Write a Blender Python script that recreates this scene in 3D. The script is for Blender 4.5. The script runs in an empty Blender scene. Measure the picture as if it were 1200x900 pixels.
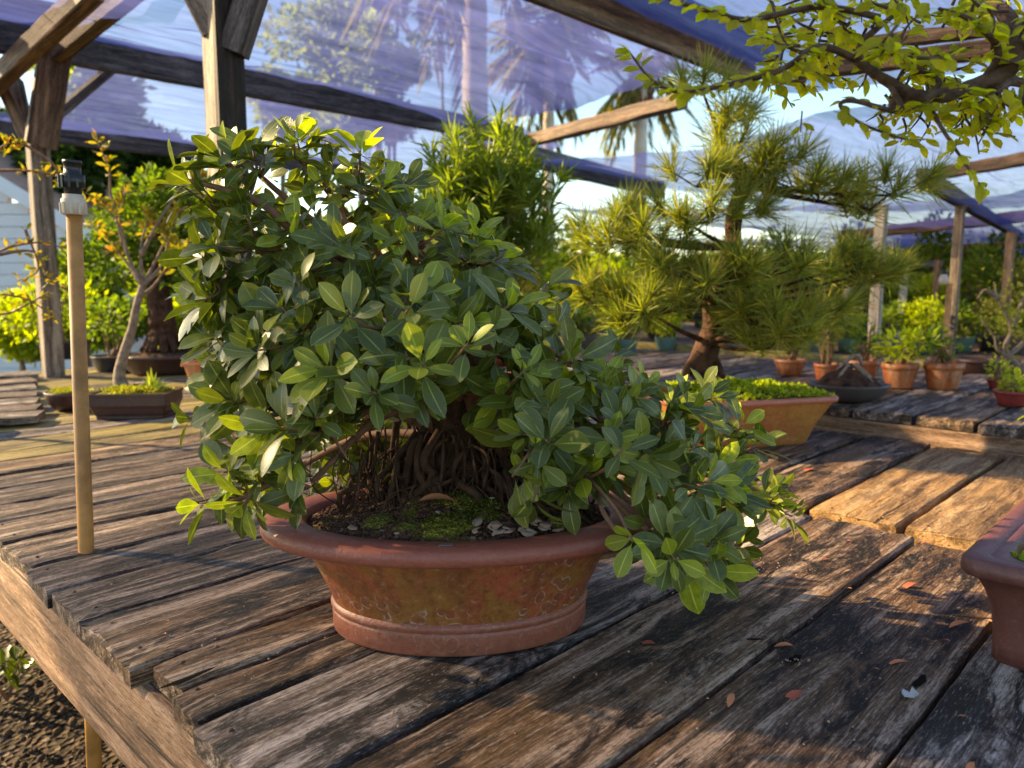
import bpy, math, random
import numpy as np
from mathutils import Vector, Matrix, noise
R = math.radians
rng = random.Random(7)
nr = np.random.RandomState(11)
S = bpy.context.scene
col = S.collection

# ------------------------------------------------------------ camera, sky, sun
CAMZ, PITCH, F = 1.35, R(7.6), 902.0
cam_d = bpy.data.cameras.new('camera'); cam = bpy.data.objects.new('camera', cam_d); col.objects.link(cam)
cam.location = (0, 0, CAMZ); cam.rotation_euler = (R(90) - PITCH, 0, 0)
cam_d.sensor_width = 36; cam_d.lens = 36 * F / 1200; cam_d.clip_end = 600; cam_d.clip_start = .02
cam_d.dof.use_dof = True; cam_d.dof.focus_distance = 1.35; cam_d.dof.aperture_fstop = 4.2
S.camera = cam
SUN_D = Vector((-0.97, 0.25, 0)).normalized(); SUN_E = R(26)
SUNV = Vector((SUN_D.x * math.cos(SUN_E), SUN_D.y * math.cos(SUN_E), math.sin(SUN_E)))
w = bpy.data.worlds.new('World'); S.world = w; w.use_nodes = True
wn = w.node_tree.nodes; wl = w.node_tree.links
sky = wn.new('ShaderNodeTexSky'); sky.sky_type = 'NISHITA'; sky.sun_disc = False
sky.sun_elevation = SUN_E; sky.sun_rotation = math.atan2(SUN_D.x, SUN_D.y); sky.air_density = 1.0; sky.dust_density = .4; sky.ozone_density = 2.5
wl.new(sky.outputs[0], wn['Background'].inputs[0]); wn['Background'].inputs[1].default_value = 0.13
sd = bpy.data.lights.new('sun', 'SUN'); sun = bpy.data.objects.new('sun', sd); col.objects.link(sun)
sd.energy = 5.0; sd.angle = R(1.0); sd.color = (1.0, .78, .50)
sun.rotation_euler = SUNV.to_track_quat('Z', 'Y').to_euler()
S.view_settings.view_transform = 'Standard'; S.view_settings.look = 'None'
S.view_settings.exposure = 1.55; S.view_settings.gamma = 1.0
S.view_settings.use_white_balance = True; S.view_settings.white_balance_temperature = 7700; S.view_settings.white_balance_tint = 4

# ------------------------------------------------------------ placing helpers
def ray(x, y):
    b = (450 - y) / F
    return Vector(((x - 600) / F, math.cos(PITCH) + b * math.sin(PITCH), -math.sin(PITCH) + b * math.cos(PITCH)))
def Pt(x, y, Y):
    r = ray(x, y); return Vector((0, 0, CAMZ)) + r * (Y / r.y)
def G(x, y, z):
    r = ray(x, y); return Vector((0, 0, CAMZ)) + r * ((z - CAMZ) / r.z)
AZ = R(44.04); DU = Vector((math.sin(AZ), math.cos(AZ), 0)); DV = Vector((-math.cos(AZ), math.sin(AZ), 0))
def W(u, v, z=0.0): return DU * u + DV * v + Vector((0, 0, z))
ROTU = math.atan2(DU.y, DU.x)          # local x of every plank runs along u
DECK = 0.75; ROOF = CAMZ + 1.38

# ------------------------------------------------------------ object helpers
def tag(o, label=None, cat=None, group=None, kind=None):
    if label: o['label'] = label
    if cat: o['category'] = cat
    if group: o['group'] = group
    if kind: o['kind'] = kind
    return o
def empty(name, loc=(0, 0, 0), label=None, cat=None, group=None, rz=0):
    o = bpy.data.objects.new(name, None); col.objects.link(o); o.location = loc; o.rotation_euler = (0, 0, rz)
    o.empty_display_size = .05
    return tag(o, label, cat, group)
def link(name, me, mat=None, parent=None, loc=None, rot=None, scale=None, kind=None):
    o = bpy.data.objects.new(name, me); col.objects.link(o)
    if mat and not me.materials: me.materials.append(mat)
    if loc is not None: o.location = loc
    if rot is not None: o.rotation_euler = rot
    if scale is not None: o.scale = scale
    if parent:
        o.parent = parent
        if loc is None:                      # geometry given in world space: put it in the parent's frame
            o.matrix_parent_inverse = MI(parent)
    if kind: o['kind'] = kind
    return o
def MI(p):
    m = Matrix.LocRotScale(p.location, p.rotation_euler.to_quaternion(), p.scale)
    if p.parent: m = Matrix.LocRotScale(p.parent.location, p.parent.rotation_euler.to_quaternion(), p.parent.scale) @ p.matrix_parent_inverse @ m
    return m.inverted()
def mesh(name, v, f, smooth=False):
    me = bpy.data.meshes.new(name); me.from_pydata([tuple(p) for p in v], [], f); me.update()
    if smooth: me.polygons.foreach_set('use_smooth', [True] * len(me.polygons))
    return me
def copy_tree(o, parent=None):
    c = o.copy(); col.objects.link(c)
    if parent: c.parent = parent
    for ch in list(o.children): copy_tree(ch, c)
    return c

class MB:
    def __init__(s): s.v = []; s.f = []
    def box(s, c, sx, sy, sz, M=None):
        b = len(s.v); M = M or Matrix()
        for dx, dy, dz in ((-1,-1,-1),(1,-1,-1),(1,1,-1),(-1,1,-1),(-1,-1,1),(1,-1,1),(1,1,1),(-1,1,1)):
            s.v.append(Vector(c) + M.to_3x3() @ Vector((dx*sx/2, dy*sy/2, dz*sz/2)))
        for q in ((0,3,2,1),(4,5,6,7),(0,1,5,4),(1,2,6,5),(2,3,7,6),(3,0,4,7)): s.f.append([b+i for i in q])
    def beam(s, a, b, w_, h_, up=Vector((0, 0, 1)), segs=1, jit=0):
        a = Vector(a); b = Vector(b); d = (b - a).normalized(); sd_ = d.cross(up).normalized(); u_ = sd_.cross(d)
        n0 = len(s.v); k = 8; c = .14
        prof = [(-1, -1+c), (-1, 1-c), (-1+c, 1), (1-c, 1), (1, 1-c), (1, -1+c), (1-c, -1), (-1+c, -1)]
        for i in range(segs + 1):
            p = a.lerp(b, i / segs)
            for (x, y) in prof:
                jx = rng.uniform(-jit, jit); jy = rng.uniform(-jit, jit)
                s.v.append(p + sd_ * (x * w_ / 2 + jx) + u_ * (y * h_ / 2 + jy))
        for i in range(segs):
            for j in range(k):
                a0 = n0 + i * k + j; a1 = n0 + i * k + (j + 1) % k
                s.f.append([a0, a0 + k, a1 + k, a1])
        s.f.append([n0 + j for j in range(k)]); s.f.append([n0 + segs * k + j for j in reversed(range(k))])
    def tube(s, pts, rad, n=6, cap=True):
        pts = [Vector(p) for p in pts]; n0 = len(s.v)
        if not isinstance(rad, (list, tuple)): rad = [rad] * len(pts)
        ref = None
        for i, p in enumerate(pts):
            d = (pts[min(i + 1, len(pts) - 1)] - pts[max(i - 1, 0)]).normalized()
            if ref is None: ref = d.orthogonal().normalized()
            ref = (ref - d * ref.dot(d)).normalized(); o_ = d.cross(ref)
            for j in range(n):
                t = 2 * math.pi * j / n; s.v.append(p + (ref * math.cos(t) + o_ * math.sin(t)) * rad[i])
        for i in range(len(pts) - 1):
            for j in range(n):
                a0 = n0 + i * n + j; a1 = n0 + i * n + (j + 1) % n
                s.f.append([a0, a1, a1 + n, a0 + n])
        if cap:
            s.f.append([n0 + j for j in reversed(range(n))]); s.f.append([n0 + (len(pts) - 1) * n + j for j in range(n)])
    def oval(s, prof, n=48, c=(0, 0, 0), close=False):
        """prof: list of (rx, ry, z); rings lofted"""
        n0 = len(s.v)
        for rx, ry, z in prof:
            for j in range(n):
                t = 2 * math.pi * j / n; s.v.append(Vector((c[0] + rx * math.cos(t), c[1] + ry * math.sin(t), c[2] + z)))
        for i in range(len(prof) - 1):
            for j in range(n):
                a0 = n0 + i * n + j; a1 = n0 + i * n + (j + 1) % n
                s.f.append([a0, a1, a1 + n, a0 + n])
        if close:
            s.f.append([n0 + j for j in reversed(range(n))])
    def rect(s, prof, rc=.03, n=5, c=(0, 0, 0), close=True):
        """prof: list of (half x, half y, z) lofted with rounded corners"""
        n0 = len(s.v); K = 4 * n
        for hx, hy, z in prof:
            for q, (sx, sy) in enumerate(((1, 1), (-1, 1), (-1, -1), (1, -1))):
                for k in range(n):
                    t = R(90 * q + 90 * k / (n - 1))
                    s.v.append(Vector((c[0] + sx * (hx - rc) + rc * math.cos(t), c[1] + sy * (hy - rc) + rc * math.sin(t), c[2] + z)))
        for i in range(len(prof) - 1):
            for j in range(K):
                a0 = n0 + i * K + j; a1 = n0 + i * K + (j + 1) % K
                s.f.append([a0, a1, a1 + K, a0 + K])
        if close: s.f.append([n0 + j for j in reversed(range(K))])
    def build(s, name, mat, parent=None, smooth=False, kind=None, loc=None, rot=None, sub=False):
        me = mesh(name, s.v, s.f, smooth); o = link(name, me, mat, parent, loc, rot, kind=kind)
        return o

def bez(pts, n=8):
    """Catmull-Rom through points"""
    P = [Vector(p) for p in pts]; P = [P[0] * 2 - P[1]] + P + [P[-1] * 2 - P[-2]]; out = []
    for i in range(1, len(P) - 2):
        for k in range(n):
            t = k / n; a, b, c, d = P[i-1], P[i], P[i+1], P[i+2]
            out.append(.5 * ((2*b) + (c - a)*t + (2*a - 5*b + 4*c - d)*t*t + (3*b - a - 3*c + d)*t**3))
    out.append(P[-2]); return out
def lerpl(a, n): return [a[0] + (a[1] - a[0]) * i / (n - 1) for i in range(n)]

# ------------------------------------------------------------ material helpers
class NT:
    def __init__(s, name):
        s.m = bpy.data.materials.new(name); s.m.use_nodes = True; s.t = s.m.node_tree; s.n = s.t.nodes; s.l = s.t.links
        s.p = s.n['Principled BSDF']; s.out = s.n['Material Output']
    def new(s, t, **k):
        x = s.n.new(t)
        for a, b in k.items(): setattr(x, a, b)
        return x
    def set(s, node, idx, val):
        if isinstance(val, bpy.types.NodeSocket): s.l.new(val, node.inputs[idx])
        else: node.inputs[idx].default_value = val
    def coord(s, which='Object', scale=(1, 1, 1), off=None, rnd=True):
        tc = s.new('ShaderNodeTexCoord'); mp = s.new('ShaderNodeMapping'); s.l.new(tc.outputs[which], mp.inputs[0])
        mp.inputs['Scale'].default_value = scale
        if rnd:
            oi = s.new('ShaderNodeObjectInfo'); mu = s.new('ShaderNodeMath', operation='MULTIPLY'); s.l.new(oi.outputs['Random'], mu.inputs[0]); mu.inputs[1].default_value = 57.3
            cb = s.new('ShaderNodeCombineXYZ')
            for i in range(3): s.l.new(mu.outputs[0], cb.inputs[i])
            s.l.new(cb.outputs[0], mp.inputs['Location'])
        return mp.outputs[0]
    def noise(s, vec, scale=5, detail=4, rough=.55, dist=0):
        x = s.new('ShaderNodeTexNoise'); s.l.new(vec, x.inputs['Vector'])
        x.inputs['Scale'].default_value = scale; x.inputs['Detail'].default_value = detail; x.inputs['Roughness'].default_value = rough; x.inputs['Distortion'].default_value = dist
        return x.outputs['Fac']
    def vor(s, vec, scale=5, feature='F1', rand=1):
        x = s.new('ShaderNodeTexVoronoi', feature=feature); s.l.new(vec, x.inputs['Vector']); x.inputs['Scale'].default_value = scale; x.inputs['Randomness'].default_value = rand
        return x.outputs['Distance']
    def ramp(s, fac, stops, interp='LINEAR'):
        x = s.new('ShaderNodeValToRGB'); s.l.new(fac, x.inputs[0]); cr = x.color_ramp; cr.interpolation = interp
        while len(cr.elements) < len(stops): cr.elements.new(.5)
        for e, (p, c) in zip(cr.elements, stops):
            e.position = p; e.color = (c, c, c, 1) if isinstance(c, (int, float)) else (*c, 1)
        return x.outputs[0]
    def mix(s, fac, a, b, mode='MIX'):
        x = s.new('ShaderNodeMix', data_type='RGBA', blend_type=mode)
        s.set(x, 0, fac)
        for i, q in ((6, a), (7, b)):
            s.set(x, i, q if isinstance(q, bpy.types.NodeSocket) else (*q, 1))
        return x.outputs[2]
    def math(s, op, a, b=None):
        x = s.new('ShaderNodeMath', operation=op); s.set(x, 0, a)
        if b is not None: s.set(x, 1, b)
        return x.outputs[0]
    def attr(s, name):
        x = s.new('ShaderNodeAttribute', attribute_name=name); return x.outputs['Fac']
    def base(s, c, rough=.8, spec=.3):
        s.set(s.p, 'Base Color', c if isinstance(c, bpy.types.NodeSocket) else (*c, 1))
        s.set(s.p, 'Roughness', rough); s.set(s.p, 'Specular IOR Level', spec)
    def bump(s, h, dist=.002, strength=1):
        b = s.new('ShaderNodeBump'); s.l.new(h, b.inputs['Height']); b.inputs['Distance'].default_value = dist; b.inputs['Strength'].default_value = strength
        s.l.new(b.outputs[0], s.p.inputs['Normal'])

def wood(name, dark, mid, light, ochre=(.16, .09, .03), ochre_amt=.5, stain=.6, bump=.0022, rough=.78, scl=1.0, red=None):
    t = NT(name)
    warp = t.coord('Object', (1.3 * scl, 5 * scl, 5 * scl)); wv = t.noise(warp, 1.2, 3, .5)
    gc = t.coord('Object', (1.8 * scl, 34 * scl, 34 * scl))
    ad = t.new('ShaderNodeVectorMath', operation='ADD'); t.l.new(gc, ad.inputs[0])
    cb = t.new('ShaderNodeCombineXYZ'); t.l.new(t.math('MULTIPLY', wv, 3.0), cb.inputs[1]); t.l.new(cb.outputs[0], ad.inputs[1])
    g1 = t.noise(ad.outputs[0], 1.0, 9, .74, .2)
    fine = t.coord('Object', (14 * scl, 330 * scl, 330 * scl)); g2 = t.noise(fine, 1.0, 5, .75)
    spk = t.noise(t.coord('Object', (90, 160, 160)), 1.0, 4, .7)
    g = t.math('ADD', t.math('MULTIPLY', g1, .56), t.math('ADD', t.math('MULTIPLY', g2, .30), t.math('MULTIPLY', spk, .14)))
    c = t.ramp(g, [(.43, tuple(x * .75 for x in dark)), (.5, mid), (.565, light)])
    b1 = t.noise(t.coord('Object', (1.6 * scl, 6.5 * scl, 6.5 * scl)), 1.0, 5, .62, .6)
    c = t.mix(t.math('MULTIPLY', t.ramp(b1, [(.44, 0), (.6, 1)]), ochre_amt), c, t.mix(.6, c, ochre))
    b2 = t.noise(t.coord('Object', (3.2 * scl, 11 * scl, 11 * scl)), 1.3, 9, .74, .7)
    st = t.math('MULTIPLY', t.ramp(b2, [(.48, 0), (.56, 1)]), stain)
    c = t.mix(st, c, tuple(x * .45 for x in dark))
    b3 = t.noise(t.coord('Object', (.55 * scl, 1.2, 1.2)), 1.0, 2, .5)
    c = t.mix(t.ramp(b3, [(.3, 0.0), (.7, 1.0)]), t.mix(1, c, (.66, .62, .62), 'MULTIPLY'), t.mix(1, c, (1.2, 1.17, 1.12), 'MULTIPLY'))
    # cracks along the grain
    cr = t.noise(t.coord('Object', (1.3 * scl, 60 * scl, 60 * scl)), 1.0, 4, .6, .4)
    crk = t.ramp(cr, [(.35, 1), (.385, 0)])
    pit = t.noise(t.coord('Object', (45, 420, 420)), 1.0, 6, .8); c = t.mix(t.ramp(pit, [(.40, .75), (.46, 0)]), c, tuple(x * .5 for x in dark)); c = t.mix(t.ramp(pit, [(.56, 0), (.66, .5)]), c, tuple(min(1, x * 1.3) for x in light))
    c = t.mix(t.math('MULTIPLY', crk, .8), c, (.008, .006, .005))
    t.base(c, t.ramp(g, [(.3, rough - .2), (.7, rough)]), .35)
    h = t.math('SUBTRACT', t.math('ADD', g, t.math('MULTIPLY', g1, .8)), t.math('MULTIPLY', crk, 1.3))
    t.bump(h, bump)
    return t.m
M = {}
M['deck'] = wood('weathered_deck', (.019, .010, .006), (.13, .074, .045), (.46, .34, .26), (.22, .11, .025), .55, 1.0)
M['deck_grey'] = wood('silver_deck', (.028, .018, .014), (.20, .15, .125), (.58, .50, .45), (.18, .10, .05), .35, .95)
M['deck_rib'] = wood('ribbed_deck', (.010, .006, .005), (.10, .062, .045), (.46, .36, .30), (.16, .1, .05), .3, .45, bump=.006)
M['deck_yellow'] = wood('ochre_deck', (.06, .04, .015), (.27, .20, .075), (.5, .42, .22), (.36, .29, .05), .9, .35)  # yellow-ochre plank tone for the far boards and timber
M['deck_warm'] = wood('warm_deck', (.08, .04, .016), (.42, .24, .10), (.6, .41, .22), (.36, .2, .06), .7, .5)
M['fascia'] = wood('sawn_fascia', (.14, .075, .045), (.33, .20, .125), (.50, .33, .23), (.26, .15, .08), .5, .42, bump=.003)
M['post'] = wood('grey_post', (.07, .05, .04), (.24, .18, .14), (.42, .35, .29), (.2, .14, .08), .3, .35)
M['beam'] = wood('dark_beam', (.03, .024, .024), (.12, .10, .095), (.26, .23, .22), (.10, .07, .05), .3, .4)
M['rafter'] = wood('brown_rafter', (.05, .028, .018), (.17, .10, .065), (.33, .22, .15), (.2, .12, .06), .4, .35)
M['pale_post'] = wood('pale_post', (.3, .25, .2), (.5, .44, .37), (.66, .6, .52), (.4, .3, .2), .2, .2)

def terracotta(name, a, b, c3, patina=.6, rings=.5, z0=0):
    t = NT(name); v = t.coord('Object', (1, 1, 1))
    n1 = t.noise(v, 9, 8, .72, .5)
    vz = t.coord('Object', (22, 22, 3.5)); n2 = t.noise(vz, 1, 5, .6, .3)
    c = t.mix(t.math('MULTIPLY', t.ramp(n1, [(.44, 0), (.56, 1)]), patina), a, b)
    c = t.mix(t.math('MULTIPLY', t.ramp(n2, [(.44, 0), (.64, 1)]), patina), c, c3)
    vd = t.new('ShaderNodeVectorMath', operation='ADD'); t.l.new(v, vd.inputs[0])
    nn = t.new('ShaderNodeTexNoise'); t.l.new(v, nn.inputs['Vector']); nn.inputs['Scale'].default_value = 20
    sc = t.new('ShaderNodeVectorMath', operation='SCALE'); t.l.new(nn.outputs['Color'], sc.inputs[0]); sc.inputs['Scale'].default_value = .03; t.l.new(sc.outputs[0], vd.inputs[1])
    d = t.vor(vd.outputs[0], 38); rg = t.ramp(d, [(.0, 0), (.34, 0), (.42, 1), (.47, 0)])
    dsk = t.ramp(d, [(.36, 1), (.4, 0)])
    msk = t.ramp(t.noise(v, 5.5, 2, .5), [(.40, 0), (.47, 1)])
    sm = t.ramp(t.noise(v, 90, 5, .7), [(.42, .0), (.58, 1)])
    c = t.mix(t.math('MULTIPLY', t.math('MULTIPLY', dsk, msk), rings * .55), c, (.20, .06, .035))
    c = t.mix(t.math('MULTIPLY', t.math('MULTIPLY', t.math('MULTIPLY', rg, msk), sm), rings * .8), c, (.46, .36, .29))
    d2 = t.vor(v, 190); c = t.mix(t.math('MULTIPLY', t.ramp(d2, [(.1, 1), (.17, 0)]), .5), c, (.05, .02, .012))
    n5 = t.noise(v, 75, 8, .75); c = t.mix(t.math('MULTIPLY', t.ramp(n5, [(.36, .55), (.5, 0)]), min(1, patina)), c, (.05, .022, .012)); c = t.mix(t.math('MULTIPLY', t.ramp(n5, [(.56, 0), (.68, .5)]), min(1, patina)), c, (.42, .27, .18))
    t.base(c, t.ramp(n1, [(.3, .34), (.7, .56)]), .5); t.bump(t.math('ADD', t.noise(v, 130, 3, .6), t.math('MULTIPLY', n1, 2)), .0012)
    return t.m
M['pot_body'] = terracotta('patinated_terracotta', (.34, .075, .034), (.27, .115, .022), (.19, .06, .02), .9, 1.0)
M['pot_rim'] = terracotta('red_rim', (.30, .085, .055), (.24, .065, .042), (.33, .10, .065), .35, .0)
M['pot_foot'] = terracotta('red_foot', (.27, .08, .05), (.24, .085, .04), (.3, .11, .075), .5, .35)
M['pot_pine'] = terracotta('pine_pot', (.42, .13, .045), (.46, .22, .05), (.34, .15, .03), .8, .1)
M['pot_pinerim'] = terracotta('pine_rim', (.42, .14, .09), (.36, .11, .07), (.45, .17, .11), .4, 0)
M['pot_brown'] = terracotta('brown_pot', (.15, .052, .042), (.12, .042, .035), (.18, .066, .052), .4, 0)
M['pot_dark'] = terracotta('dark_tray', (.055, .022, .02), (.045, .02, .018), (.075, .035, .03), .4, 0)
M['pot_orange'] = terracotta('orange_clay', (.46, .12, .03), (.30, .075, .025), (.5, .24, .12), .9, .1)
M['pot_red'] = terracotta('red_glaze', (.3, .035, .03), (.24, .03, .025), (.33, .05, .04), .3, 0)
M['pot_grey'] = terracotta('grey_tray', (.075, .06, .06), (.06, .05, .05), (.1, .08, .07), .4, 0)
M['pot_teal'] = terracotta('teal_nursery', (.10, .19, .17), (.08, .15, .13), (.14, .22, .2), .3, 0)
M['pot_black'] = terracotta('black_nursery', (.02, .025, .03), (.02, .02, .02), (.03, .035, .04), .3, 0)

def simple(name, c, rough=.7, spec=.3, var=.25, scale=30, bump=0, metal=0):
    t = NT(name); v = t.coord('Object'); n = t.noise(v, scale, 4, .6)
    t.base(t.mix(t.ramp(n, [(.3, 0), (.7, 1)]), tuple(x * (1 - var) for x in c), tuple(min(1, x * (1 + var)) for x in c)), rough, spec)
    t.set(t.p, 'Metallic', metal)
    if bump: t.bump(n, bump)
    return t.m
M['pipe'] = simple('tan_pipe', (.50, .235, .07), .5, .4, .35, 14)
M['pipe_white'] = simple('white_coupling', (.62, .50, .38), .5, .4, .12, 40)
M['pipe_black'] = simple('black_coupling', (.018, .018, .018), .35, .5, .2, 40)
M['bark'] = simple('ficus_bark', (.075, .040, .024), .85, .2, .55, 45, .004)
M['bark_pine'] = simple('pine_bark', (.07, .035, .022), .9, .2, .7, 28, .02)
M['bark_grey'] = simple('grey_bark', (.24, .18, .14), .85, .2, .45, 40, .004)
M['twig'] = simple('brown_twig', (.22, .115, .07), .75, .3, .35, 50, .002)
M['bark_elm'] = simple('elm_bark', (.10, .06, .045), .85, .2, .6, 60, .006)
M['palm_trunk'] = simple('palm_trunk', (.58, .49, .41), .85, .2, .3, 3, .02)
M['palm_boots'] = simple('palm_boots', (.22, .09, .045), .85, .2, .4, 8, .02)
M['siding'] = simple('white_siding', (.72, .74, .78), .6, .3, .05, 5)
M['roof'] = simple('pinkish_shingles', (.34, .22, .18), .85, .2, .2, 12)
M['stone'] = simple('pale_chip', (.34, .22, .16), .7, .3, .45, 9, .001)
M['stonew'] = simple('white_chip', (.33, .24, .19), .7, .3, .3, 30, .001)
M['leaf_dead'] = simple('dry_leaf', (.52, .20, .09), .6, .3, .3, 40)
M['leaf_red'] = simple('red_dry_leaf', (.36, .09, .055), .6, .3, .3, 40)
M['foil'] = simple('grey_foil', (.5, .52, .55), .35, .5, .2, 60, .002, .3)
M['tag'] = simple('grey_tag', (.14, .12, .10), .5, .5, .3, 80)

def soilm(name, cols, scale=130, bump=.006, moss=None):
    t = NT(name); v = t.coord('Object', rnd=False)
    x = t.new('ShaderNodeTexVoronoi'); t.l.new(v, x.inputs['Vector']); x.inputs['Scale'].default_value = scale
    sp = t.new('ShaderNodeSeparateColor'); t.l.new(x.outputs['Color'], sp.inputs[0])
    c = t.ramp(sp.outputs[0], cols, 'LINEAR')
    if moss:
        n = t.noise(v, moss[0], 5, .65); c = t.mix(t.ramp(n, [(moss[2], 0), (moss[2] + .08, 1)]), c, t.mix(t.noise(v, 150, 3, .6), tuple(q * .5 for q in moss[1]), tuple(q * 1.5 for q in moss[1])))
    t.base(c, .9, .2); t.bump(t.math('ADD', x.outputs['Distance'], t.noise(v, scale * .3, 4, .6)), bump); return t.m
M['soil'] = soilm('dark_soil', [(0, (.02, .012, .008)), (.6, (.07, .035, .022)), (.9, (.14, .06, .035)), (1, (.28, .2, .14))], 150, .004, (9, (.10, .10, .012), .56))
M['moss'] = soilm('yellow_moss', [(0, (.08, .085, .01)), (.6, (.17, .16, .018)), (1, (.28, .25, .04))], 260, .006)
M['moss_dark'] = soilm('olive_moss', [(0, (.05, .055, .008)), (.6, (.11, .11, .015)), (1, (.2, .19, .04))], 260, .006)
M['gravel'] = soilm('gravel_ground', [(0, (.015, .010, .007)), (.5, (.045, .030, .02)), (.9, (.09, .06, .04)), (1, (.16, .12, .09))], 45, .02, (1.3, (.07, .06, .015), .6))
M['crumb'] = simple('soil_crumb', (.11, .055, .035), .9, .2, .6, 50)

def leafm(name, dark, light, vein, young=None, trans=.35, rough=.42, spec=.5, veins=True, trc=None, stipple=.1):
    """leaf with pale midrib (UV.x across -1..1 stored as 0..1, UV.y along)"""
    t = NT(name)
    uv = t.new('ShaderNodeUVMap'); uv.uv_map = 'UVMap'
    sp = t.new('ShaderNodeSeparateXYZ'); t.l.new(uv.outputs[0], sp.inputs[0])
    a = t.math('ABSOLUTE', t.math('SUBTRACT', sp.outputs[0], .5))
    oi = t.new('ShaderNodeObjectInfo')
    rd = t.math('FRACT', t.math('ADD', t.attr('rnd'), oi.outputs['Random']))
    stops = [(0, dark), (.6, tuple((p + q) / 2 for p, q in zip(dark, light))), (.88, light)]
    if young: stops.append((1, young))
    c = t.ramp(rd, stops)
    v = t.coord('Object', rnd=True)
    n = t.noise(v, 60, 4, .6); c = t.mix(.5, c, t.mix(t.ramp(n, [(.3, 0), (.7, 1)]), tuple(x * .7 for x in dark), tuple(x * 1.25 for x in light)))
    if veins:
        mid = t.ramp(a, [(.012, 1), (.045, 0)])
        c = t.mix(t.math('MULTIPLY', mid, .85), c, vein)
        # side veins slanting from the midrib
        sv = t.math('FRACT', t.math('SUBTRACT', t.math('MULTIPLY', sp.outputs[1], 11), t.math('MULTIPLY', a, 9)))
        svm = t.ramp(sv, [(0, .22), (.1, 0), (.9, 0), (1, .22)])
        c = t.mix(svm, c, vein)
        ed = t.ramp(a, [(.44, 0), (.5, .35)]); c = t.mix(ed, c, vein)
    t.base(c, rough, spec)
    tr = t.new('ShaderNodeBsdfTranslucent'); t.set(tr, 0, t.mix(1, c, trc or (2.6, 2.7, .8), 'MULTIPLY'))
    ms = t.new('ShaderNodeMixShader'); ms.inputs[0].default_value = trans
    t.l.new(t.p.outputs[0], ms.inputs[1]); t.l.new(tr.outputs[0], ms.inputs[2]); t.l.new(ms.outputs[0], t.out.inputs[0])
    if veins: t.bump(t.math('ADD', svm, t.math('MULTIPLY', n, .3)), .0006)
    return t.m
M['ficus'] = leafm('ficus_leaf', (.022, .042, .010), (.135, .16, .020), (.32, .36, .08), (.30, .31, .03), .2, .33, .55)
M['ficus_y'] = leafm('ficus_young_leaf', (.14, .19, .025), (.34, .37, .035), (.5, .55, .15), None, .38, .4, .5)
M['elm'] = leafm('elm_leaf', (.10, .13, .012), (.42, .41, .03), (.3, .33, .07), (.44, .38, .03), .58, .5, .35, trc=(3.2, 3.1, .8))
M['needle'] = leafm('pine_needle', (.07, .12, .03), (.30, .30, .05), (0, 0, 0), (.55, .27, .05), .3, .5, .4, False)
M['podo'] = leafm('podocarpus_leaf', (.06, .11, .015), (.24, .29, .035), (0, 0, 0), (.32, .38, .05), .35, .45, .45, False)
M['shrub'] = leafm('shrub_leaf', (.03, .075, .015), (.15, .21, .03), (0, 0, 0), (.3, .33, .04), .4, .6, .25, False)
M['shrub_y'] = leafm('yellow_shrub_leaf', (.12, .17, .02), (.36, .40, .035), (0, 0, 0), (.55, .52, .06), .45, .6, .25, False)
M['shrub_o'] = leafm('olive_shrub_leaf', (.08, .09, .02), (.25, .24, .05), (0, 0, 0), (.4, .3, .07), .4, .6, .25, False)
M['tree_dark'] = leafm('evergreen_leaf', (.012, .035, .01), (.05, .09, .02), (0, 0, 0), (.14, .2, .03), .3, .6, .25, False)
M['tree_pale'] = leafm('pale_tree_leaf', (.16, .22, .05), (.38, .42, .09), (0, 0, 0), (.36, .36, .1), .4, .6, .25, False)
M['palm_leaf'] = leafm('palm_leaf', (.13, .13, .05), (.36, .31, .14), (0, 0, 0), (.4, .3, .15), .3, .6, .25, False)
M['autumn'] = leafm('red_tipped_leaf', (.10, .14, .02), (.32, .20, .03), (.3, .2, .05), (.5, .09, .03), .35, .5, .35, False)

def netm():
    t = NT('shade_net'); v = t.coord('UV', (1, 1, 1), rnd=False); seam = t.math('FRACT', t.math('MULTIPLY', t.math('ADD', (sx_ := t.new('ShaderNodeSeparateXYZ')).outputs[1], .37), .8)); t.l.new(v, sx_.inputs[0])
    vv = t.new('ShaderNodeMapping'); t.l.new(v, vv.inputs[0]); vv.inputs['Scale'].default_value = (1.2, 8, 1); vv.inputs['Rotation'].default_value = (0, 0, .25)
    f = t.noise(vv.outputs[0], 1.3, 6, .65, .8)
    big = t.noise(v, .9, 3, .5)
    tr = t.new('ShaderNodeBsdfTransparent'); tr.inputs[0].default_value = (.95, .94, .98, 1)
    df = t.new('ShaderNodeBsdfDiffuse'); c = t.ramp(f, [(.3, (.09, .11, .22)), (.7, (.22, .26, .56))]); t.l.new(c, df.inputs[0])  # lavender colour stands in for blue sky showing through the net
    tl = t.new('ShaderNodeBsdfTranslucent'); t.l.new(t.mix(1, c, (1.0, 1.0, 1.35), 'MULTIPLY'), tl.inputs[0])
    a = t.new('ShaderNodeMixShader'); a.inputs[0].default_value = .5; t.l.new(df.outputs[0], a.inputs[1]); t.l.new(tl.outputs[0], a.inputs[2])
    b = t.new('ShaderNodeMixShader')
    fac = t.ramp(t.math('ADD', t.math('MULTIPLY', f, .7), t.math('MULTIPLY', big, .3)), [(.30, .76), (.5, .66), (.70, .57)])
    fac = t.math('MINIMUM', t.math('ADD', fac, t.ramp(seam, [(0, .32), (.012, .32), (.016, 0), (1, 0)])), .96)
    t.l.new(fac, b.inputs[0]); t.l.new(tr.outputs[0], b.inputs[1]); t.l.new(a.outputs[0], b.inputs[2]); t.l.new(b.outputs[0], t.out.inputs[0])
    return t.m
M['net'] = netm()

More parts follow.
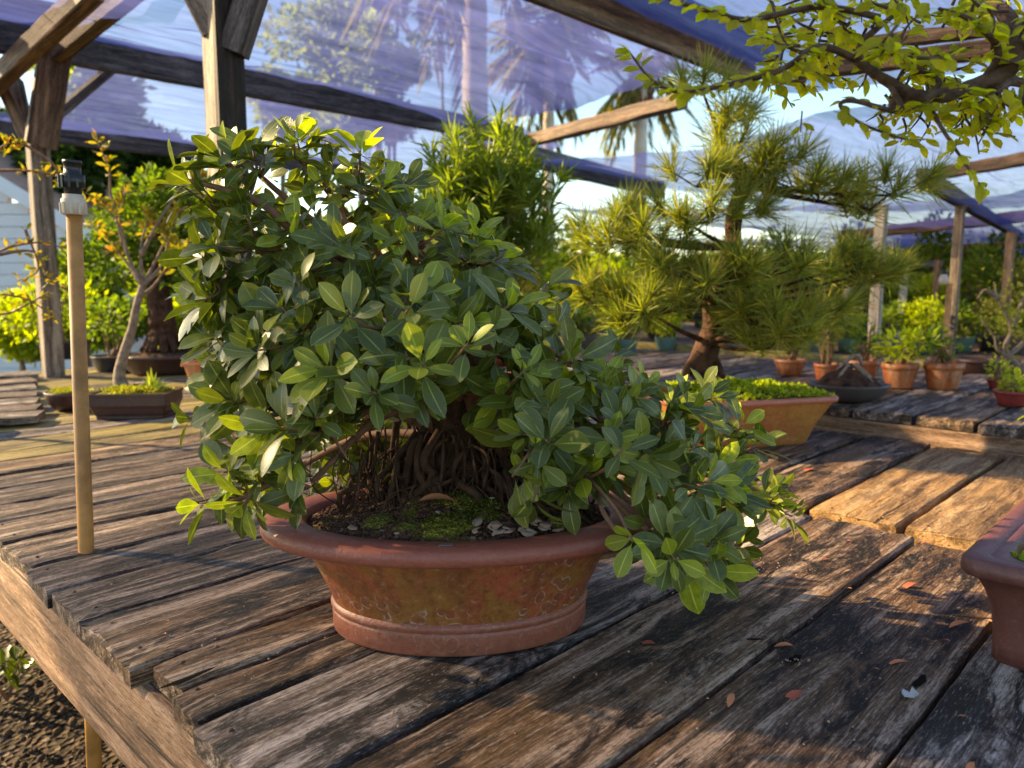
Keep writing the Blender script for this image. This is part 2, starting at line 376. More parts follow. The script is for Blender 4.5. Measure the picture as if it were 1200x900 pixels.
# ------------------------------------------------------------ leaves
def leaf_template(w=.4, rows=5, fold=.18, curl=.25, tip=.5, stalk=.1, wide=.55, bend=0):
    """length 1 along +y, z up; returns verts, faces, uvs"""
    V = []; U = []
    ys = [stalk + (1 - stalk) * (i / rows) for i in range(rows + 1)]
    V.append((0, 0, 0)); U.append((.5, 0))
    for i, y in enumerate(ys):
        t = i / rows
        hw = w / 2 * max(0, math.sin(math.pi * t ** (math.log(.5) / math.log(wide)))) ** .66 if 0 < t < 1 else .012
        hw = max(hw, .012); z = -curl * (y ** 2) * .5
        for sx in (-1, 0, 1):
            V.append((sx * hw + bend * y * y, y, z + (fold * hw if sx else 0))); U.append((.5 + .5 * sx, y))
    F_ = [(0, 2, 1), (0, 3, 2)]
    for i in range(rows):
        b = 1 + i * 3
        F_ += [(b, b + 1, b + 4, b + 3), (b + 1, b + 2, b + 5, b + 4)]
    return np.array(V, float), F_, np.array(U, float)
def tmpl_mesh(name, T, mat):
    v, f, u = T; me = mesh(name, v, f, True); uvl = me.uv_layers.new(name='UVMap')
    li = np.zeros(len(me.loops), int); me.loops.foreach_get('vertex_index', li); uvl.data.foreach_set('uv', u[li].ravel())
    me.materials.append(mat); return me
def joined(name, T, mats, rnd=None):
    """mats: (N,4,4) array; one mesh with all copies of T"""
    v, f, u = T; N = len(mats); nv = len(v)
    vh = np.c_[v, np.ones(nv)]
    P = np.einsum('nij,vj->nvi', mats, vh)[..., :3].reshape(-1, 3)
    me = bpy.data.meshes.new(name)
    li = np.array([i for q in f for i in q]); ls = np.cumsum([0] + [len(q) for q in f])[:-1]; lt = np.array([len(q) for q in f])
    L = (li[None] + (np.arange(N) * nv)[:, None]).ravel(); LS = (ls[None] + (np.arange(N) * len(li))[:, None]).ravel(); LT = np.tile(lt, N)
    me.vertices.add(N * nv); me.vertices.foreach_set('co', P.ravel().astype(np.float32))
    me.loops.add(len(L)); me.loops.foreach_set('vertex_index', L.astype(np.int32))
    me.polygons.add(len(LS)); me.polygons.foreach_set('loop_start', LS.astype(np.int32)); me.polygons.foreach_set('loop_total', LT.astype(np.int32))
    me.polygons.foreach_set('use_smooth', np.ones(len(LS), bool))
    uvl = me.uv_layers.new(name='UVMap'); uvl.data.foreach_set('uv', np.tile(u[li], (N, 1)).ravel().astype(np.float32))
    if rnd is None: rnd = nr.rand(N)
    a = me.attributes.new('rnd', 'FLOAT', 'POINT'); a.data.foreach_set('value', np.repeat(rnd, nv).astype(np.float32))
    me.update(calc_edges=True); me.validate(); return me
def orient(p, d, up, s, sx=1.0):
    """4x4: template y -> d, z ~ up"""
    d = Vector(d).normalized(); up = Vector(up); x = d.cross(up)
    if x.length < 1e-4: x = d.orthogonal()
    x.normalize(); z = x.cross(d)
    return np.array([[x.x*s*sx, d.x*s, z.x*s, p[0]], [x.y*s*sx, d.y*s, z.y*s, p[1]], [x.z*s*sx, d.z*s, z.z*s, p[2]], [0, 0, 0, 1]])
def rdir():
    while True:
        v = Vector((rng.uniform(-1, 1), rng.uniform(-1, 1), rng.uniform(-1, 1)))
        if .1 < v.length < 1: return v.normalized()
BLADE = (np.array([(-.5, .35, 0), (0, 0, 0), (.5, .35, 0), (0, 1, -.12), (0, .4, -.06)], float) * [1, 1, 1], [(1, 2, 4), (1, 4, 0), (0, 4, 3), (4, 2, 3)], np.array([(0, .3), (.5, 0), (1, .3), (.5, 1), (.5, .4)], float))
QUAD = (np.array([(-.3, .4, .05), (0, 0, 0), (.3, .4, .05), (0, 1, -.1)], float), [(1, 2, 3, 0)], np.array([(0, .4), (.5, 0), (1, .4), (.5, 1)], float))
NEED = (np.array([(-.009, 0, 0), (.009, 0, 0), (.006, .75, .02), (0, 1, .0), (-.006, .75, .02)], float), [(0, 1, 2, 4), (4, 2, 3)], np.array([(0, 0), (1, 0), (1, .7), (.5, 1), (0, .7)], float))

# ============================================================ SETTING
g = MB()
N_ = 40
for i in range(N_ + 1):
    for j in range(N_ + 1):
        x = (i / N_ - .5) * 2; y = (j / N_ - .5) * 2
        X = x * abs(x) * 150; Y = y * abs(y) * 150 + 3
        z = .05 * noise.noise(Vector((X * .4, Y * .4, 0))) - .03
        g.v.append(Vector((X, Y, z)))
for i in range(N_):
    for j in range(N_):
        a = i * (N_ + 1) + j; g.f.append([a, a + N_ + 1, a + N_ + 2, a + 1])
tag(g.build('ground', M['gravel'], smooth=True), kind='structure')

# pebbles under the bench, bottom left of the view
def rock_t():
    v = []; f = []
    for r, z in ((.0, -.4), (.9, -.1), (1, .25), (.0, .6)):
        for k in range(6):
            t = k * math.pi / 3 + z; v.append((r * math.cos(t) + .1 * math.sin(k * 3), r * .8 * math.sin(t), z))
    for i in range(3):
        for k in range(6): f.append((i*6+k, i*6+(k+1) % 6, (i+1)*6+(k+1) % 6, (i+1)*6+k))
    return np.array(v, float), f, np.zeros((24, 2))
ROCK = rock_t()
def rock_m(p, s): return orient(p, rdir(), rdir(), s)
pm = []
for k in range(1800):
    c = Vector((rng.uniform(-2.4, .3), rng.uniform(1.3, 3.6), 0)); s = rng.uniform(.004, .018) * (1.6 if rng.random() < .06 else 1)
    pm.append(rock_m((c.x, c.y, .02), s))
me = joined('gravel', ROCK, np.array(pm)); tag(link('gravel', me, simple('gravel_stone', (.065, .04, .026), .9, .2, .6, 9)), 'loose brown gravel scattered on the ground under the bench', 'gravel', kind='stuff')

# ------------------------------------------------------------ planks
def plank_mesh(L, wd, th, segs=40, rough=.004, e0=.008, e1=.008, seed=0, crook=.0025):
    """local x 0..L, y -wd/2..wd/2, z -th..0"""
    q = random.Random(seed); hw = wd / 2
    ny = 9 if segs > 12 else 3
    prof = [(-hw, -th), (-hw, -.006), (-hw + .005, 0)] + [(-hw + .005 + (wd - .01) * k / (ny + 1), 0) for k in range(1, ny + 1)] + [(hw - .005, 0), (hw, -.006), (hw, -th)]
    K = len(prof); V = []; F_ = []
    o = seed * 3.71
    endj0 = [q.uniform(-1, 1) * e0 * .35 + e0 * 1.0 * noise.noise(Vector((k * .9, o, 2))) for k in range(K)]; endj1 = [q.uniform(-1, 1) * e1 for k in range(K)]
    endj0[-1] = endj0[-2] = endj0[-3]; endj0[0] = endj0[1] = endj0[2]
    for i in range(segs + 1):
        t = i / segs; x = L * t
        if i == 1 and segs > 12: x = .02
        if i == segs - 1 and segs > 12: x = L - .02
        cy = crook * noise.noise(Vector((x * 1.1, o, 0)))
        for k, (y, z) in enumerate(prof):
            xx = x + (endj0[k] if i == 0 else 0) + (endj1[k] if i == segs else 0)
            ed = 1 if k in (1, 2, K - 3, K - 2) else 0
            dz = 0; dy = 0
            if segs > 12:
                if z > -.01:
                    dz = rough * .5 * noise.noise(Vector((x * 2.5, y * 28 + o, 1))) + rough * .35 * noise.noise(Vector((x * 9, y * 60 + o, 5)))
                    n_ = noise.noise(Vector((x * 7 + o, k, 3)))
                    if ed: dz -= max(0, n_) * rough * .9; dy = (1 if y < 0 else -1) * max(0, n_) * rough * .8
                    end = min(x, L - x)
                    if end < .05: dz -= (.05 - end) * .05 * (.5 + q.random())
            V.append((xx, y + dy + cy, z + dz - abs(y) * .01))
    for i in range(segs):
        for k in range(K):
            a = i * K + k; b = i * K + (k + 1) % K; F_.append((a, a + K, b + K, b))
    F_.append(tuple(range(K))); F_.append(tuple(segs * K + k for k in reversed(range(K))))
    me = mesh('plank', V, F_, False)
    return me
NAILM = []
for q_ in range(2):
    m = MB(); m.oval([(.0032, .0032, -.004), (.0034, .0034, .0004), (.0024, .0024, .0009), (.0003, .0003, .001)], 9); NAILM.append(mesh('nail', m.v, m.f, True)); NAILM[-1].materials.append(simple('rusty_nail', (.05, .025, .015), .7, .4, .4, 300))
def plank(parent, u0, u1, v, wd, z, mat, th=.038, segs=40, rough=.004, e0=.008, seed=0, dang=0, tilt=0):
    me = plank_mesh(u1 - u0, wd, th, segs, rough, e0, .008, seed); me.materials.append(mat)
    o = bpy.data.objects.new('plank', me); col.objects.link(o); o.parent = parent
    o.location = W(u0, v, z) - parent.location; o.rotation_euler = (tilt, 0, ROTU + dang)
    if segs >= 30:
        for xn in ((.035, L_in) if (L_in := u1 - u0 - .05) else ()):
            for yn in (-.3, .3):
                nm_ = NAILM[seed % 2]; n_ = bpy.data.objects.new('nail', nm_); col.objects.link(n_); n_.parent = o; n_.location = (xn + rng.uniform(-.006, .006), wd * yn + rng.uniform(-.008, .008), .0002 - abs(wd * yn) * .01)
    return o

benchA = empty('display_bench', W(.4, 1, 0), 'long front bench of wet weathered planks under the large ficus bonsai', 'bench')
# (v centre, width, u start, u end, material, seed, rough)
rows = []
rows.append((-.075, .235, .2, 1.93, 'deck_grey', 1, .004)); rows.append((.165, .236, .30, 1.925, 'deck_grey', 2, .004))
rows.append((.410, .237, .40, 1.92, 'deck', 3, .004)); rows.append((.652, .232, .405, 1.93, 'deck', 4, .004))
rows.append((.888, .212, .402, 1.94, 'deck_grey', 5, .004))
rows.append((1.050, .096, .412, 1.95, 'deck', 6, .006)); rows.append((1.156, .100, .43, 1.95, 'deck', 7, .008))
rows.append((1.348, .236, .410, 1.95, 'deck', 8, .006)); rows.append((1.568, .186, .412, 1.95, 'deck_rib', 9, .008))
rows.append((1.754, .168, .405, 1.95, 'deck_rib', 10, .008)); rows.append((1.955, .20, .42, 1.95, 'deck_rib', 11, .008))
v = 2.065; k = 12
for wd in (.19, .165, .2, .18, .2, .17, .22, .2, .23, .2, .22, .2, .2, .22, .2, .2, .22, .2, .2):
    mt = 'deck_rib' if v < 2.65 else ('deck' if v < 2.85 else ('deck_yellow' if (k % 3 != 1) else 'deck_grey'))
    rows.append((v + wd / 2, wd - .012, rng.uniform(.40, .43), 2.0 if v < 3 else 2.35, mt, k, .008)); v += wd; k += 1
for (vc, wd, u0, u1, mt, sd_, rg) in rows:
    near = vc < 2.6
    plank(benchA, u0, u1, vc, wd, DECK - (.004 if mt == 'deck_rib' else 0) + rng.uniform(-.002, .002), M[mt], segs=70 if near else 16, rough=rg, e0=.012 if vc > 1 else .008, seed=sd_, dang=rng.uniform(-.002, .002))
def bm(parent, name, a, b, w_, h_, mat, segs=1, jit=0):
    m = MB(); m.beam(a, b, w_, h_, segs=segs, jit=jit)
    # keep local x along the beam so that the grain follows it
    a = Vector(a); b = Vector(b); d = (b - a).normalized(); q = d.to_track_quat('X', 'Z'); Mi = Matrix.LocRotScale(a, q, None); inv = Mi.inverted()
    m.v = [inv @ p for p in m.v]; me = mesh(name, m.v, m.f)
    me.materials.append(mat); o = bpy.data.objects.new(name, me); col.objects.link(o)
    if parent:
        o.parent = parent; o.location = a - parent.location
    else: o.location = a
    o.rotation_euler = q.to_euler(); return o
zt = DECK - .040
bm(benchA, 'fascia_board', W(.436, -.6, zt - .094), W(.436, 6.0, zt - .094), .04, .187, M['fascia'], 30, .0008)
bm(benchA, 'joist', W(1.2, -.6, zt - .072), W(1.2, 6.0, zt - .072), .04, .14, M['post'])
bm(benchA, 'joist', W(1.975, -.6, zt - .07), W(1.975, 6.0, zt - .07), .085, .14, M['deck_warm'])
for uu in (.52, 1.9):
    for vv in (.1, 2.45, 4.7): bm(benchA, 'leg', W(uu, vv, -.05), W(uu, vv, zt - .01), .09, .09, M['post'])

benchB = empty('display_bench', W(2, 1, 0), 'sunlit bench of wide tan planks between the front bench and the raised bench', 'bench')
v = -.62; k = 60
for wd, mt in ((.24, 'deck_warm'), (.25, 'deck_warm'), (.24, 'deck_warm'), (.24, 'deck_warm'), (.24, 'deck_warm'), (.235, 'deck_warm'), (.235, 'deck'), (.22, 'deck'), (.22, 'deck'), (.23, 'deck'), (.23, 'deck'), (.23, 'deck_grey')):
    plank(benchB, rng.uniform(1.985, 2.02), 3.12 + rng.uniform(-.03, .0), v + wd / 2, wd - .018, DECK + rng.uniform(0, .006), M[mt], segs=30, rough=.006, e0=.006, seed=k, dang=rng.uniform(-.004, .004)); v += wd; k += 1
bm(benchB, 'joist', W(3.02, -.6, zt - .08), W(3.02, 2.1, zt - .08), .04, .14, M['post'])
for vv in (-.5, 1.9):
    for uu in (2.1, 2.95): bm(benchB, 'leg', W(uu, vv, -.05), W(uu, vv, zt - .01), .09, .09, M['post'])

ZC = DECK + .09
benchC = empty('display_bench', W(3.2, 1, 0), 'raised bench of dark grey planks carrying the small orange clay pots', 'bench')
uu = 3.10
v = -.9; k = 90
for i in range(20):
    wd = (.235, .22, .24, .21)[i % 4]
    plank(benchC, 3.14 + rng.uniform(-.015, .015), 4.9, v + wd / 2, wd - .018, ZC + rng.uniform(0, .005), M[('deck_grey', 'deck', 'deck_grey', 'deck')[i % 4]], segs=14, rough=.004, seed=k, dang=rng.uniform(-.004, .004)); v += wd; k += 1
bm(benchC, 'fascia_board', W(3.165, -.9, ZC - .105), W(3.165, 3.6, ZC - .105), .04, .13, M['fascia'], 12, .001)
for vv in (-.8, 3.4):
    for uu in (3.25, 4.8): bm(benchC, 'leg', W(uu, vv, -.05), W(uu, vv, ZC - .04), .09, .09, M['post'])
benchD = empty('display_bench', W(5.2, 1, 0), 'far ochre timber bench holding the row of teal nursery pots', 'bench')
bm(benchD, 'fascia_board', W(5.12, -1.5, ZC - .03), W(5.12, 5.5, ZC - .03), .09, .12, M['deck_yellow'])
v = -1.5; k = 130
for i in range(28): plank(benchD, 5.17, 7.4, v + .125, .235, ZC - .02, M['deck'], segs=3, seed=k); v += .25; k += 1
for vv in (-1.4, 2, 5.4):
    for uu in (5.25, 7.3): bm(benchD, 'leg', W(uu, vv, -.05), W(uu, vv, ZC - .06), .09, .09, M['post'])
# small raised bench far left
benchE = empty('display_bench', W(.5, 5, 0), 'low stack of ribbed grey planks at the far left edge beside the grey post', 'bench')
for i in range(7):
    b0 = G(-30, 492 - i * 8, DECK + .03); b1 = G(48 - i * 1.5, 488 - i * 8.2, DECK + .03)
    bm(benchE, 'plank', b0, b1, .17 + i * .01, .03, M['deck_rib'] if i % 2 else M['deck_grey'], 6, .002)

# ------------------------------------------------------------ pergola: posts, beams, rafters
RZ = ROOF
def post(p, top, side, mat, label, rz=ROTU, group=None, lean=(0, 0)):
    t = empty('pergola_post', (p[0], p[1], 0), label, 'post', group)
    o = bm(t, 'timber', (p[0], p[1], -.1), (p[0] + lean[0], p[1] + lean[1], top), side, side, mat, 8, .001)
    return t
# post 1, far left with doubled head and braces
q1 = G(62, 441, DECK); t = empty('pergola_post', (q1.x, q1.y, 0), 'tall square grey post at far left with dark doubled head and braces', 'post')
def vpost(parent, name, a, b, side, mat, rot=ROTU, jit=.0012, sy=None):
    h = (Vector(b) - Vector(a)).length; m = MB(); m.beam((0, 0, 0), (h, 0, 0), side, sy or side, segs=8, jit=jit)
    me = mesh(name, m.v, m.f); me.materials.append(mat); o = bpy.data.objects.new(name, me); col.objects.link(o)
    d = (Vector(b) - Vector(a)).normalized(); qd = d.to_track_quat('X', 'Y'); o.rotation_euler = (Matrix.Rotation(0, 4, 'Z').to_quaternion() @ qd @ Matrix.Rotation(rot, 4, 'X').to_quaternion()).to_euler()
    o.location = Vector(a) - (parent.location if parent else Vector()); o.parent = parent; return o
vpost(t, 'timber', (q1.x, q1.y, -.1), (q1.x + .02, q1.y, 2.3), .108, M['post'])
vpost(t, 'head_board', Pt(48, 172, q1.y - .1), Pt(70, 25, q1.y - .1), .17, M['rafter'], sy=.05)
vpost(t, 'head_board', Pt(30, 150, q1.y + .05), Pt(18, 95, q1.y + .1), .08, M['beam'], sy=.05)
bm(t, 'brace', Pt(2, 98, q1.y), Pt(34, 168, q1.y), .04, .07, M['rafter'])
bm(t, 'brace', Pt(60, 140, q1.y + .15), Pt(136, 76, q1.y + .8), .05, .06, M['beam'], 4, .001)
# middle post behind the ficus
q2 = Vector((-1.205, 3.3, 0)); t = empty('pergola_post', q2, 'thick square post behind the ficus, pale on the left face, shade painted on the right', 'post')
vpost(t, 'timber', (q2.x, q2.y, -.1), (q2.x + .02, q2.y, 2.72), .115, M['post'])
M['shade_face'] = wood('shaded_face_board', (.008, .006, .006), (.028, .02, .017), (.07, .05, .04), (.04, .025, .015), .2, .3)  # near-black wood for an added board painting the post's shaded right face
qb = q2 - DV * .069; vpost(t, 'shade_board', (qb.x, qb.y, -.1), (qb.x + .02, qb.y, 2.7), .118, M['shade_face'], sy=.022)['label'] = 'added dark board painting shade on the right face of the post'
bm(t, 'brace', Pt(252, 38, 3.28), Pt(222, -22, 3.28), .05, .1, M['post'])
bm(t, 'brace', Pt(274, 62, 3.27), Pt(303, -30, 3.27), .10, .10, M['beam'])
# long beams along u
def top_beam(name, u0, u1, v_, zc, w_, h_, mat, label, cat='beam', segs=24, jit=.003):
    o = bm(None, name, W(u0, v_, zc), W(u1, v_, zc), w_, h_, mat, segs, jit); return tag(o, label, cat)
top_beam('roof_beam', .2, 5.9, 5.57, RZ + .08, .07, .19, M['beam'], 'long dark grey beam crossing behind the middle post under the shade net')
top_beam('roof_beam', 1.5, 6.6, 8.78, RZ + .08, .08, .19, M['beam'], 'lower distant grey beam along the bottom edge of the shade net at left')
top_beam('roof_beam', -1, 5.25, 2.72, RZ + .09, .05, .2, M['rafter'], 'brown beam high above the pine at upper centre right')
top_beam('roof_beam', -1, 5.3, 2.56, RZ + .16, .06, .16, M['beam'], 'grey beam doubled beside the brown beam at upper centre right')
tag(bm(None, 'rafter', Pt(-25, 115, 4.9), Pt(110, -14, 3.9), .09, .11, M['rafter'], 12, .002), 'round edged brown rafter slanting up at the top left corner', 'rafter')
tag(bm(None, 'rafter', Pt(68, 62, 4.75), Pt(165, -18, 4.1), .08, .10, M['rafter'], 12, .002), 'second slanting brown rafter meeting the head of the far left post', 'rafter')
tag(bm(None, 'roof_beam', Pt(-30, 2, 4.8), Pt(70, 20, 5.4), .08, .15, M['beam'], 6, .002), 'short dark beam end in the top left corner behind the rafters', 'beam')
tag(bm(None, 'roof_beam', Pt(-30, 40, 4.4), Pt(60, 52, 5.0), .08, .17, M['beam'], 6, .002), 'dark grey beam behind the far left rafters', 'beam')
tag(bm(None, 'rafter', Pt(575, 177, 8.4), Pt(800, 118, 6.3), .12, .11, M['rafter'], 14, .006), 'peeled brown pole crossing the strip of open sky at centre', 'rafter')
tag(bm(None, 'roof_beam', Pt(620, 183, 8.4), Pt(775, 222, 10.5), .1, .22, M['beam'], 8, .004), 'dark sagging beam under the second shade net behind the pine', 'beam')
tag(bm(None, 'rafter', Pt(935, 84, 3.7), Pt(1225, 50, 3.2), .06, .07, M['rafter'], 10, .003), 'brown pole behind the elm branch at upper right', 'rafter')
tag(bm(None, 'rafter', Pt(1000, 52, 3.4), Pt(1225, 28, 3.0), .05, .05, M['rafter'], 10, .003), 'thin upper brown pole behind the elm leaves at upper right', 'rafter')
# right, lower shade house
zl = CAMZ + .6
tag(bm(None, 'roof_beam', G(1080, 207, zl), G(1196, 277, zl), .07, .10, M['beam'], 8, .003), 'black tarred beam running away at right behind the pine', 'beam')
tag(bm(None, 'rafter', Pt(990, 276, 9.2), Pt(1215, 252, 7.6), .12, .11, M['rafter'], 10, .006), 'reddish brown pole rafter meeting the black beam at right', 'rafter')
tag(bm(None, 'rafter', Pt(1030, 299, 13.5), Pt(1215, 284, 11.5), .15, .13, M['rafter'], 10, .006), 'lower reddish pole rafter beyond the black beam at right', 'rafter')
tag(bm(None, 'rafter', Pt(1085, 206, 6.0), Pt(1215, 184, 5.3), .1, .08, M['rafter'], 8, .004), 'upper brown pole rafter over the black beam at the right edge', 'rafter')
tag(bm(None, 'rafter', Pt(1040, 312, 15.5), Pt(1215, 303, 14.5), .12, .12, M['pale_post'], 6, .004), 'pale horizontal rail seen between the right hand posts', 'rafter')
tag(bm(None, 'rafter', Pt(1050, 330, 19), Pt(1150, 327, 19), .12, .16, M['pale_post'], 6, .004), 'lowest distant pale rail behind the right hand posts', 'rafter')
for (px, y0, y1, Y, side, mt, lb) in ((1114, 240, 395, 5.6, .058, 'post', 'slim grey post right of centre with dark crosspieces on its head'),
        (1024, 240, 400, 5.1, .065, 'pale_post', 'whitish post standing behind the right side of the pine'),
        (1177, 272, 372, 6.6, .065, 'fascia', 'tan post near the right edge behind the bare branches'),
        (1056, 300, 376, 6.7, .055, 'pale_post', 'short distant pale post between the whitish post and the grey post'),
        (1096, 305, 350, 7.0, .045, 'fascia', 'small distant brown post left of the slim grey post'),
        (989, 300, 392, 6.5, .055, 'pale_post', 'distant pale post half hidden behind the pine needles')):
    a = Pt(px, y1, Y); b = Pt(px, y0, Y); t = empty('pergola_post', (a.x, a.y, 0), lb, 'post')
    vpost(t, 'timber', (a.x, a.y, -.1), (a.x, a.y, b.z), side, M[mt])
    if px in (1114, 1177):
        for dx in (-1, 1): bm(t, 'crosspiece', b + Vector((dx * .06 - .0, -.02, -.08)), b + Vector((dx * .06, -.02, .09)), .045, .045, M['beam'])

# ------------------------------------------------------------ shade nets
def net(name, u0, u1, v0, v1, z, label, sag=.16, zfun=None, nu=50, nv=60, seed=0):
    V = []; F_ = []; UV = []
    for i in range(nu + 1):
        for j in range(nv + 1):
            s = i / nu; t_ = j / nv; v_ = v0 + (v1 - v0) * t_; ua = zfun(v_) if zfun else u0; u = ua + (u1 - ua) * s
            zz = z - sag * 4 * t_ * (1 - t_) + .035 * noise.noise(Vector((u * 1.1, v_ * 4.0 + u * .8, seed))) + .02 * noise.noise(Vector((u * 2.7, v_ * 9 + u * 2, seed + 4)))
            e = s ** 8; zz -= e * .10
            u_ = u - .55 * e * 4 * t_ * (1 - t_) * .6
            V.append(W(u_, v_, zz)); UV.append((u, v_))
    for i in range(nu):
        for j in range(nv):
            a = i * (nv + 1) + j; F_.append((a, a + nv + 1, a + nv + 2, a + 1))
    me = mesh(name, V, F_, True); uvl = me.uv_layers.new(name='UVMap')
    li = np.zeros(len(me.loops), int); me.loops.foreach_get('vertex_index', li); uvl.data.foreach_set('uv', np.array(UV)[li].ravel())
    return tag(link(name, me, M['net']), label, 'shade net')
net('shade_net', 1.05, 4.85, 2.80, 5.62, RZ + .20, 'large sky-tinted shade net sagging between the beams over the middle post', .22, seed=1, zfun=lambda v_: max(.2, (3.95 - .695 * v_) / .719))  # unseen near edge slanted to let sun onto the pine
net('shade_net', 1.9, 6.6, 5.60, 8.75, RZ + .19, 'sky-tinted shade net panel at left between the long beam and the lower distant beam', .24, seed=2)
net('shade_net', -3.5, -.2, -2.5, 5.5, RZ + .02, 'unseen near shade net added overhead to shade the ficus', .16, nu=20, nv=30, seed=3)  # added unseen panel, edge set to shade the ficus and sun the boards
net('shade_net', 1.05, 5.35, -2.5, 2.5, RZ + .02, 'shade net over the right side above the elm branches', .16, nu=30, nv=30, seed=4)
net('shade_net', 6.1, 13.0, -1.5, 6.3, RZ - .05, 'second shade net with wavy folds beyond the strip of open sky', .22, seed=5, zfun=lambda v_: 5.25 + .85 * min(1, max(0, (v_ - 2.2) / 1.4)))
net('shade_net', 5.8, 17, -2, 5.4, CAMZ + .74, 'lower distant shade net over the far nursery benches at right', .18, seed=6)
net('shade_net', 13, 26, 1, 9.4, CAMZ + .92, 'farthest pale shade net behind the lower right net', .2, seed=8)

# ------------------------------------------------------------ standpipe
p0 = G(101, 641, DECK); tp = empty('standpipe', (p0.x, p0.y, 0), 'tan plastic standpipe with black and white coupling rising through the left planks', 'pipe')
top = Vector((p0.x + .028, p0.y, Pt(82, 252, p0.y).z)); ax = (top - Vector((p0.x, p0.y, 0))).normalized()
def pipe_seg(name, z0, z1, prof, mat, n=20):
    a = Vector((p0.x, p0.y, DECK)); m = MB()
    pts = []; rr = []
    for f_, r in prof:
        z = z0 + (z1 - z0) * f_; t_ = (z - DECK) / (top.z - DECK); pts.append(Vector((p0.x + .028 * t_, p0.y, z))); rr.append(r)
    m.tube(pts, rr, n); return m.build(name, mat, tp, smooth=True)
zt_ = top.z; k_ = p0.y / F
pipe_seg('pipe', -.1, zt_ + .003, [(0, .0165), (.5, .0165), (1, .0155)], M['pipe'])
h1 = Pt(82, 228, p0.y).z; h2 = Pt(82, 221, p0.y).z; h3 = Pt(82, 203, p0.y).z; h4 = Pt(82, 188, p0.y).z
pipe_seg('white_coupling', zt_, h1, [(0, .0225), (.02, .0245), (.75, .0245), (.8, .021), (1, .0205)], M['pipe_white'])
o = pipe_seg('black_coupling', h1 - .003, h4, [(0, .017), (.22, .017), (.24, .0235), (.6, .0235), (.62, .017), (.9, .0165), (.91, .0185), (1, .0185)], M['pipe_black'])
m = MB()
for k in range(10):
    t_ = 2 * math.pi * k / 10; c = Vector((top.x + .023 * math.cos(t_), top.y + .023 * math.sin(t_), (h1 + h3) / 2 + .004)); m.box(c, .005, .005, .026, Matrix.Rotation(t_, 4, 'Z'))
m.build('rib', M['pipe_black'], tp)
m = MB()
for k in range(10):
    t_ = 2 * math.pi * k / 10; c = Vector((top.x + .0238 * math.cos(t_), top.y + .0238 * math.sin(t_), zt_ + .014)); m.box(c, .005, .005, .024, Matrix.Rotation(t_, 4, 'Z'))
m.build('rib', M['pipe_white'], tp)

# ============================================================ MAIN FICUS BONSAI
PC = Vector((-.092, 1.316, DECK)); FR = R(4); ZS = 1.13
fic = empty('ficus_bonsai', PC, 'large dense ficus bonsai with glossy oval leaves in the oval terracotta pot', 'bonsai', rz=0)
fic_pot = [None]
def oval_part(name, prof, mat, n=72, close=False):
    m = MB(); m.oval([(a_, b_, c_ * ZS) for a_, b_, c_ in prof], n, (0, 0, 0), close); o = m.build(name, mat, fic_pot[0] or fic, smooth=True, loc=(0, 0, 0), rot=(0, 0, 0 if fic_pot[0] else FR)); return o
fic_pot[0] = oval_part('pot', [(.2235, .1485, .048), (.2275, .1515, .06), (.243, .162, .09), (.260, .172, .12), (.2765, .181, .15), (.284, .186, .162), (.274, .176, .162), (.26, .165, .12)], M['pot_body'])
oval_part('pot_foot', [(.20, .125, .001), (.222, .147, .001), (.2245, .1495, .004), (.2255, .1505, .030), (.225, .150, .0335), (.2235, .1485, .0345), (.2245, .1495, .036), (.2275, .1525, .039), (.228, .153, .043), (.2268, .1518, .046), (.2235, .1485, .049)], M['pot_foot'], close=True)
oval_part('rim', [(.272, .176, .153), (.300, .196, .152), (.335, .207, .1525), (.340, .2115, .155), (.3425, .214, .160), (.3425, .214, .166), (.340, .212, .172), (.333, .2065, .1765), (.305, .187, .1785), (.276, .167, .178), (.268, .161, .174), (.262, .161, .16), (.262, .161, .13)], M['pot_rim'])
# soil mound
m = MB(); NR, NS = 26, 64
for i in range(NR + 1):
    r = i / NR
    for j in range(NS):
        t_ = 2 * math.pi * j / NS; x = .263 * r * math.cos(t_); y = .163 * r * math.sin(t_)
        z = .190 + .045 * (1 - r ** 2) ** 1.2 + .010 * noise.noise(Vector((x * 22, y * 22, 0))) + .004 * noise.noise(Vector((x * 80, y * 80, 3)))
        m.v.append(Vector((x, y, z)))
for i in range(NR):
    for j in range(NS): a = i * NS + j; b = i * NS + (j + 1) % NS; m.f.append([a, a + NS, b + NS, b])
m.build('soil', M['soil'], fic, smooth=False, loc=(0, 0, 0), rot=(0, 0, FR))
def soilz(x, y):
    r = min(1, math.hypot(x / .263, y / .163)); return .190 + .045 * (1 - r ** 2) ** 1.2
cr = []
for k in range(2600):
    t_ = rng.uniform(0, 6.283); r = math.sqrt(rng.random()) * .98; x = .26 * r * math.cos(t_); y = .16 * r * math.sin(t_)
    cr.append(rock_m((x, y, soilz(x, y) + .001), rng.uniform(.0012, .0035)))
link('soil_crumbs', joined('soil_crumbs', ROCK, np.array(cr)), M['crumb'], fic, loc=(0, 0, 0), rot=(0, 0, FR), kind='stuff')
